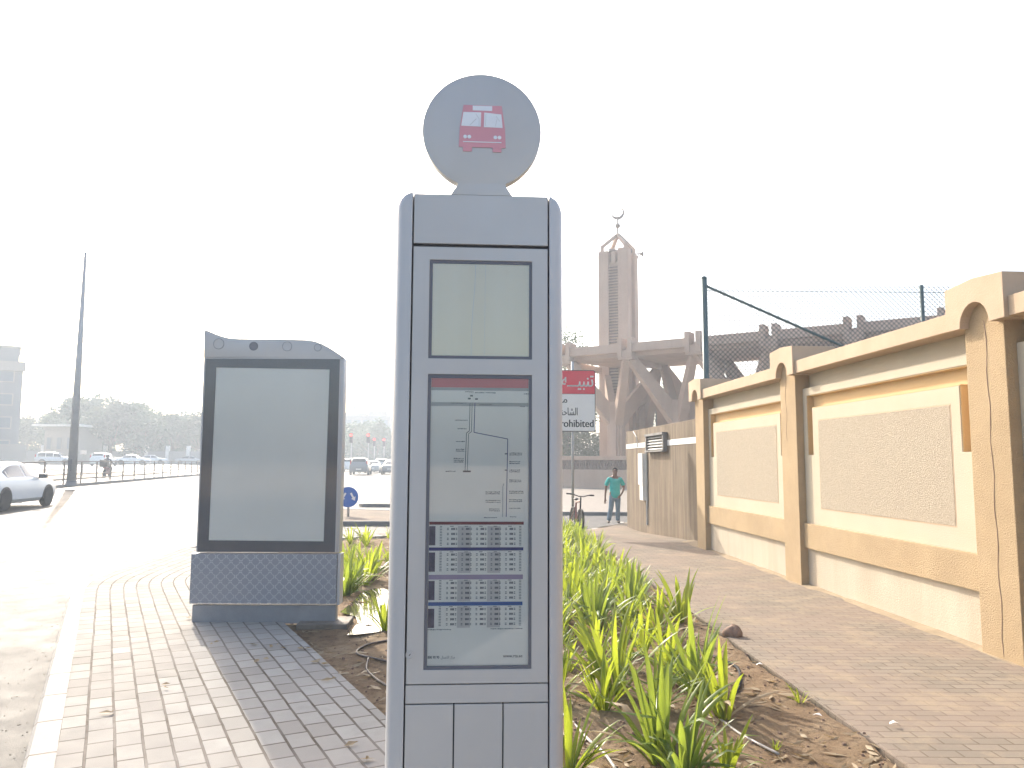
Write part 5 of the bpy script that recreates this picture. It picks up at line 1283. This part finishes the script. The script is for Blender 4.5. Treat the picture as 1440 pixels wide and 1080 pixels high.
tag(MB().path(on_soil([(518, 930), (514, 940), (519, 950), (530, 960), (548, 972), (570, 985)]), .009, 8).build('irrigation_hose', M['hose'], smooth=True), 'thin hose end trailing down towards the foot of the totem', 'hose')
tag(MB().path(on_soil([(985, 915), (1005, 928), (1030, 938), (1042, 950), (1040, 968), (1030, 980)]), .012, 8).build('irrigation_hose', M['rubber'], smooth=True), 'black hose curling between lily plants near the brown stone', 'hose')
tag(MB().path(on_soil([(1012, 1008), (1040, 1032), (1068, 1050), (1095, 1064)]), .008, 8).build('drip_pipe', M['hose_grey'], smooth=True), 'pale thin drip pipe running from the lone plant to lower right', 'pipe')
tag(MB().path(on_soil([(770, 1000), (800, 1012), (828, 1040), (850, 1062), (868, 1085)]), .010, 8).build('drip_pipe', M['hose_grey'], smooth=True), 'pale drip pipe running past the totem foot to the bottom edge', 'pipe')
# mulch of dead leaves, twigs and small stones: nobody could count it
lit = MB(); rn3 = random.Random(8)
for k in range(3600):
    y = 3.2 + 14 * rn3.random() ** 1.5; xe = px_edge(y); xl_ = kb(0, FW)[0] - (y - kb(0, FW)[1]) * .525
    x = rn3.uniform(max(xl_, -3.5) + .05, xe + .02); 
    if mnoise.noise((x * 1.1, y * 1.1, 3)) < -.12: continue
    z = g(x, y) - .043 + soil_h(x, y); L = rn3.uniform(.02, .09); a = rn3.uniform(0, 6.28); w = L * rn3.uniform(.08, .3); dx, dy = math.cos(a), math.sin(a); t = rn3.uniform(.002, .018)
    lit.add([(x - dx * L, y - dy * L, z + .003), (x - dy * w, y + dx * w, z + t), (x + dx * L, y + dy * L, z + t * 1.2), (x + dy * w, y - dx * w, z + .003)], [(0, 1, 2, 3)])
tag(lit.build('dry_leaf_litter', M['dry_leaf']), kind='stuff')
gv = MB()
for k in range(2600):
    y = 3.2 + 15 * rn3.random() ** 1.5; xl_ = kb(0, FW)[0] - (y - kb(0, FW)[1]) * .525; x = rn3.uniform(max(xl_, -3.5) + .03, px_edge(y) + .03); r_ = rn3.uniform(.004, .013) * (1.6 if rn3.random() < .06 else 1)
    z = g(x, y) - .045 + soil_h(x, y); b = [(r_ * math.cos(a + k), r_ * .8 * math.sin(a + k)) for a in (0, 1.3, 2.4, 3.7, 5.0)]
    gv.add([(x + p, y + q_, z - .003) for p, q_ in b] + [(x + p * .6, y + q_ * .6, z + r_ * .8) for p, q_ in b], [(i, (i + 1) % 5, (i + 1) % 5 + 5, i + 5) for i in range(5)] + [(5, 6, 7, 8, 9)])
tag(gv.build('gravel', M['stone']), kind='stuff')
gv = MB()
for k in range(500):
    s_ = rn3.uniform(-7, 6.3); v = -rn3.random() ** 2 * .8 - .02; x, y = kb(s_, v); r_ = rn3.uniform(.002, .006); z = g(x, y) + ROAD
    b = [(r_ * math.cos(a + k), r_ * math.sin(a + k)) for a in (0, 1.3, 2.4, 3.7, 5.0)]
    gv.add([(x + p, y + q_, z) for p, q_ in b] + [(x + p * .6, y + q_ * .6, z + r_ * .8) for p, q_ in b], [(i, (i + 1) % 5, (i + 1) % 5 + 5, i + 5) for i in range(5)] + [(5, 6, 7, 8, 9)])
tag(gv.build('roadside_grit', M['kerb']), kind='stuff')
lf = MB()
for (px, py) in ((362, 908), (385, 908), (398, 912), (370, 929), (420, 913), (428, 913), (445, 931), (461, 934), (474, 945), (467, 957), (498, 1046), (510, 1064), (300, 905), (270, 870), (150, 1000), (1010, 890), (240, 965)):
    q = gp(px, py, .006); 
    for j in range(2):
        a = rn3.uniform(0, 6.28); L = rn3.uniform(.02, .05); x, y, z = q.x + rn3.uniform(-.05, .05), q.y + rn3.uniform(-.05, .05), q.z + .004; dx, dy = math.cos(a) * L, math.sin(a) * L
        lf.add([(x - dx, y - dy, z), (x - dy * .4, y + dx * .4, z + .012), (x + dx, y + dy, z + .004), (x + dy * .4, y - dx * .4, z)], [(0, 1, 2, 3)])
tag(lf.build('fallen_leaves', M['dry_leaf']), kind='stuff')
for (px, py, lab) in ((1068, 940, 'white paper scrap on the soil near the black hose'), (1262, 1072, 'white paper scrap by the path edge at the lower right'), (1257, 1033, 'torn white scrap beside the path edge, upper one at lower right'), (1150, 1018, 'tiny white scrap in bare soil below the lone seedling')):
    q = gp(px, py, -.045); q.z = g(q.x, q.y) - .045 + soil_h(q.x, q.y) + .006; sc_ = MB(); w = .03
    sc_.add([(-w, -w * .3, .0), (-w * .2, -w * .6, .012), (w, -w * .1, .002), (w * .3, w * .5, .014), (-w * .6, w * .4, .004)], [(0, 1, 3, 4), (1, 2, 3)])
    tag(sc_.build('paper_scrap', M['white'], loc=q, rz=px * .3), lab, 'litter')
# sand drifted against the wall foot
sd = MB(); pts_ = []
for k in range(60):
    y = 2.5 + k * .23; x = wall_x(y) + .28; w = .30 + .14 * mnoise.noise((y * 1.1, 0, 0)) + .08 * mnoise.noise((y * 4, 2, 0)); pts_.append((x, y, w))
for k, (x, y, w) in enumerate(pts_):
    z = g(x, y); sd.v += [(x, y, z + .035), (x - w * .5, y, z + .022), (x - w, y, z - .004)]
    if k: o_ = 3 * (k - 1); sd.f += [(o_, o_ + 3, o_ + 4, o_ + 1), (o_ + 1, o_ + 4, o_ + 5, o_ + 2)]
sdm = mat('drift_sand', (.33, .26, .175), .9, spec=.15, var=.15, ns=5, bump=.5, bs=30, bd=.01); tag(sd.build('drifted_sand', sdm, smooth=True), kind='structure')

# ================================================================== AIR
hb = MB().bx(-175, 120, -14, 330, -1.6, 26)
hn = NT('haze_air'); pv = hn.n('ShaderNodeVolumePrincipled'); pv.inputs['Color'].default_value = (.82, .91, 1.0, 1); pv.inputs['Density'].default_value = HAZE_DENSITY; pv.inputs['Anisotropy'].default_value = HAZE_ANISO
hn.l(pv.outputs[0], hn.out.inputs['Volume']); hz_ = hb.build('haze', hn.m); tag(hz_, kind='stuff')
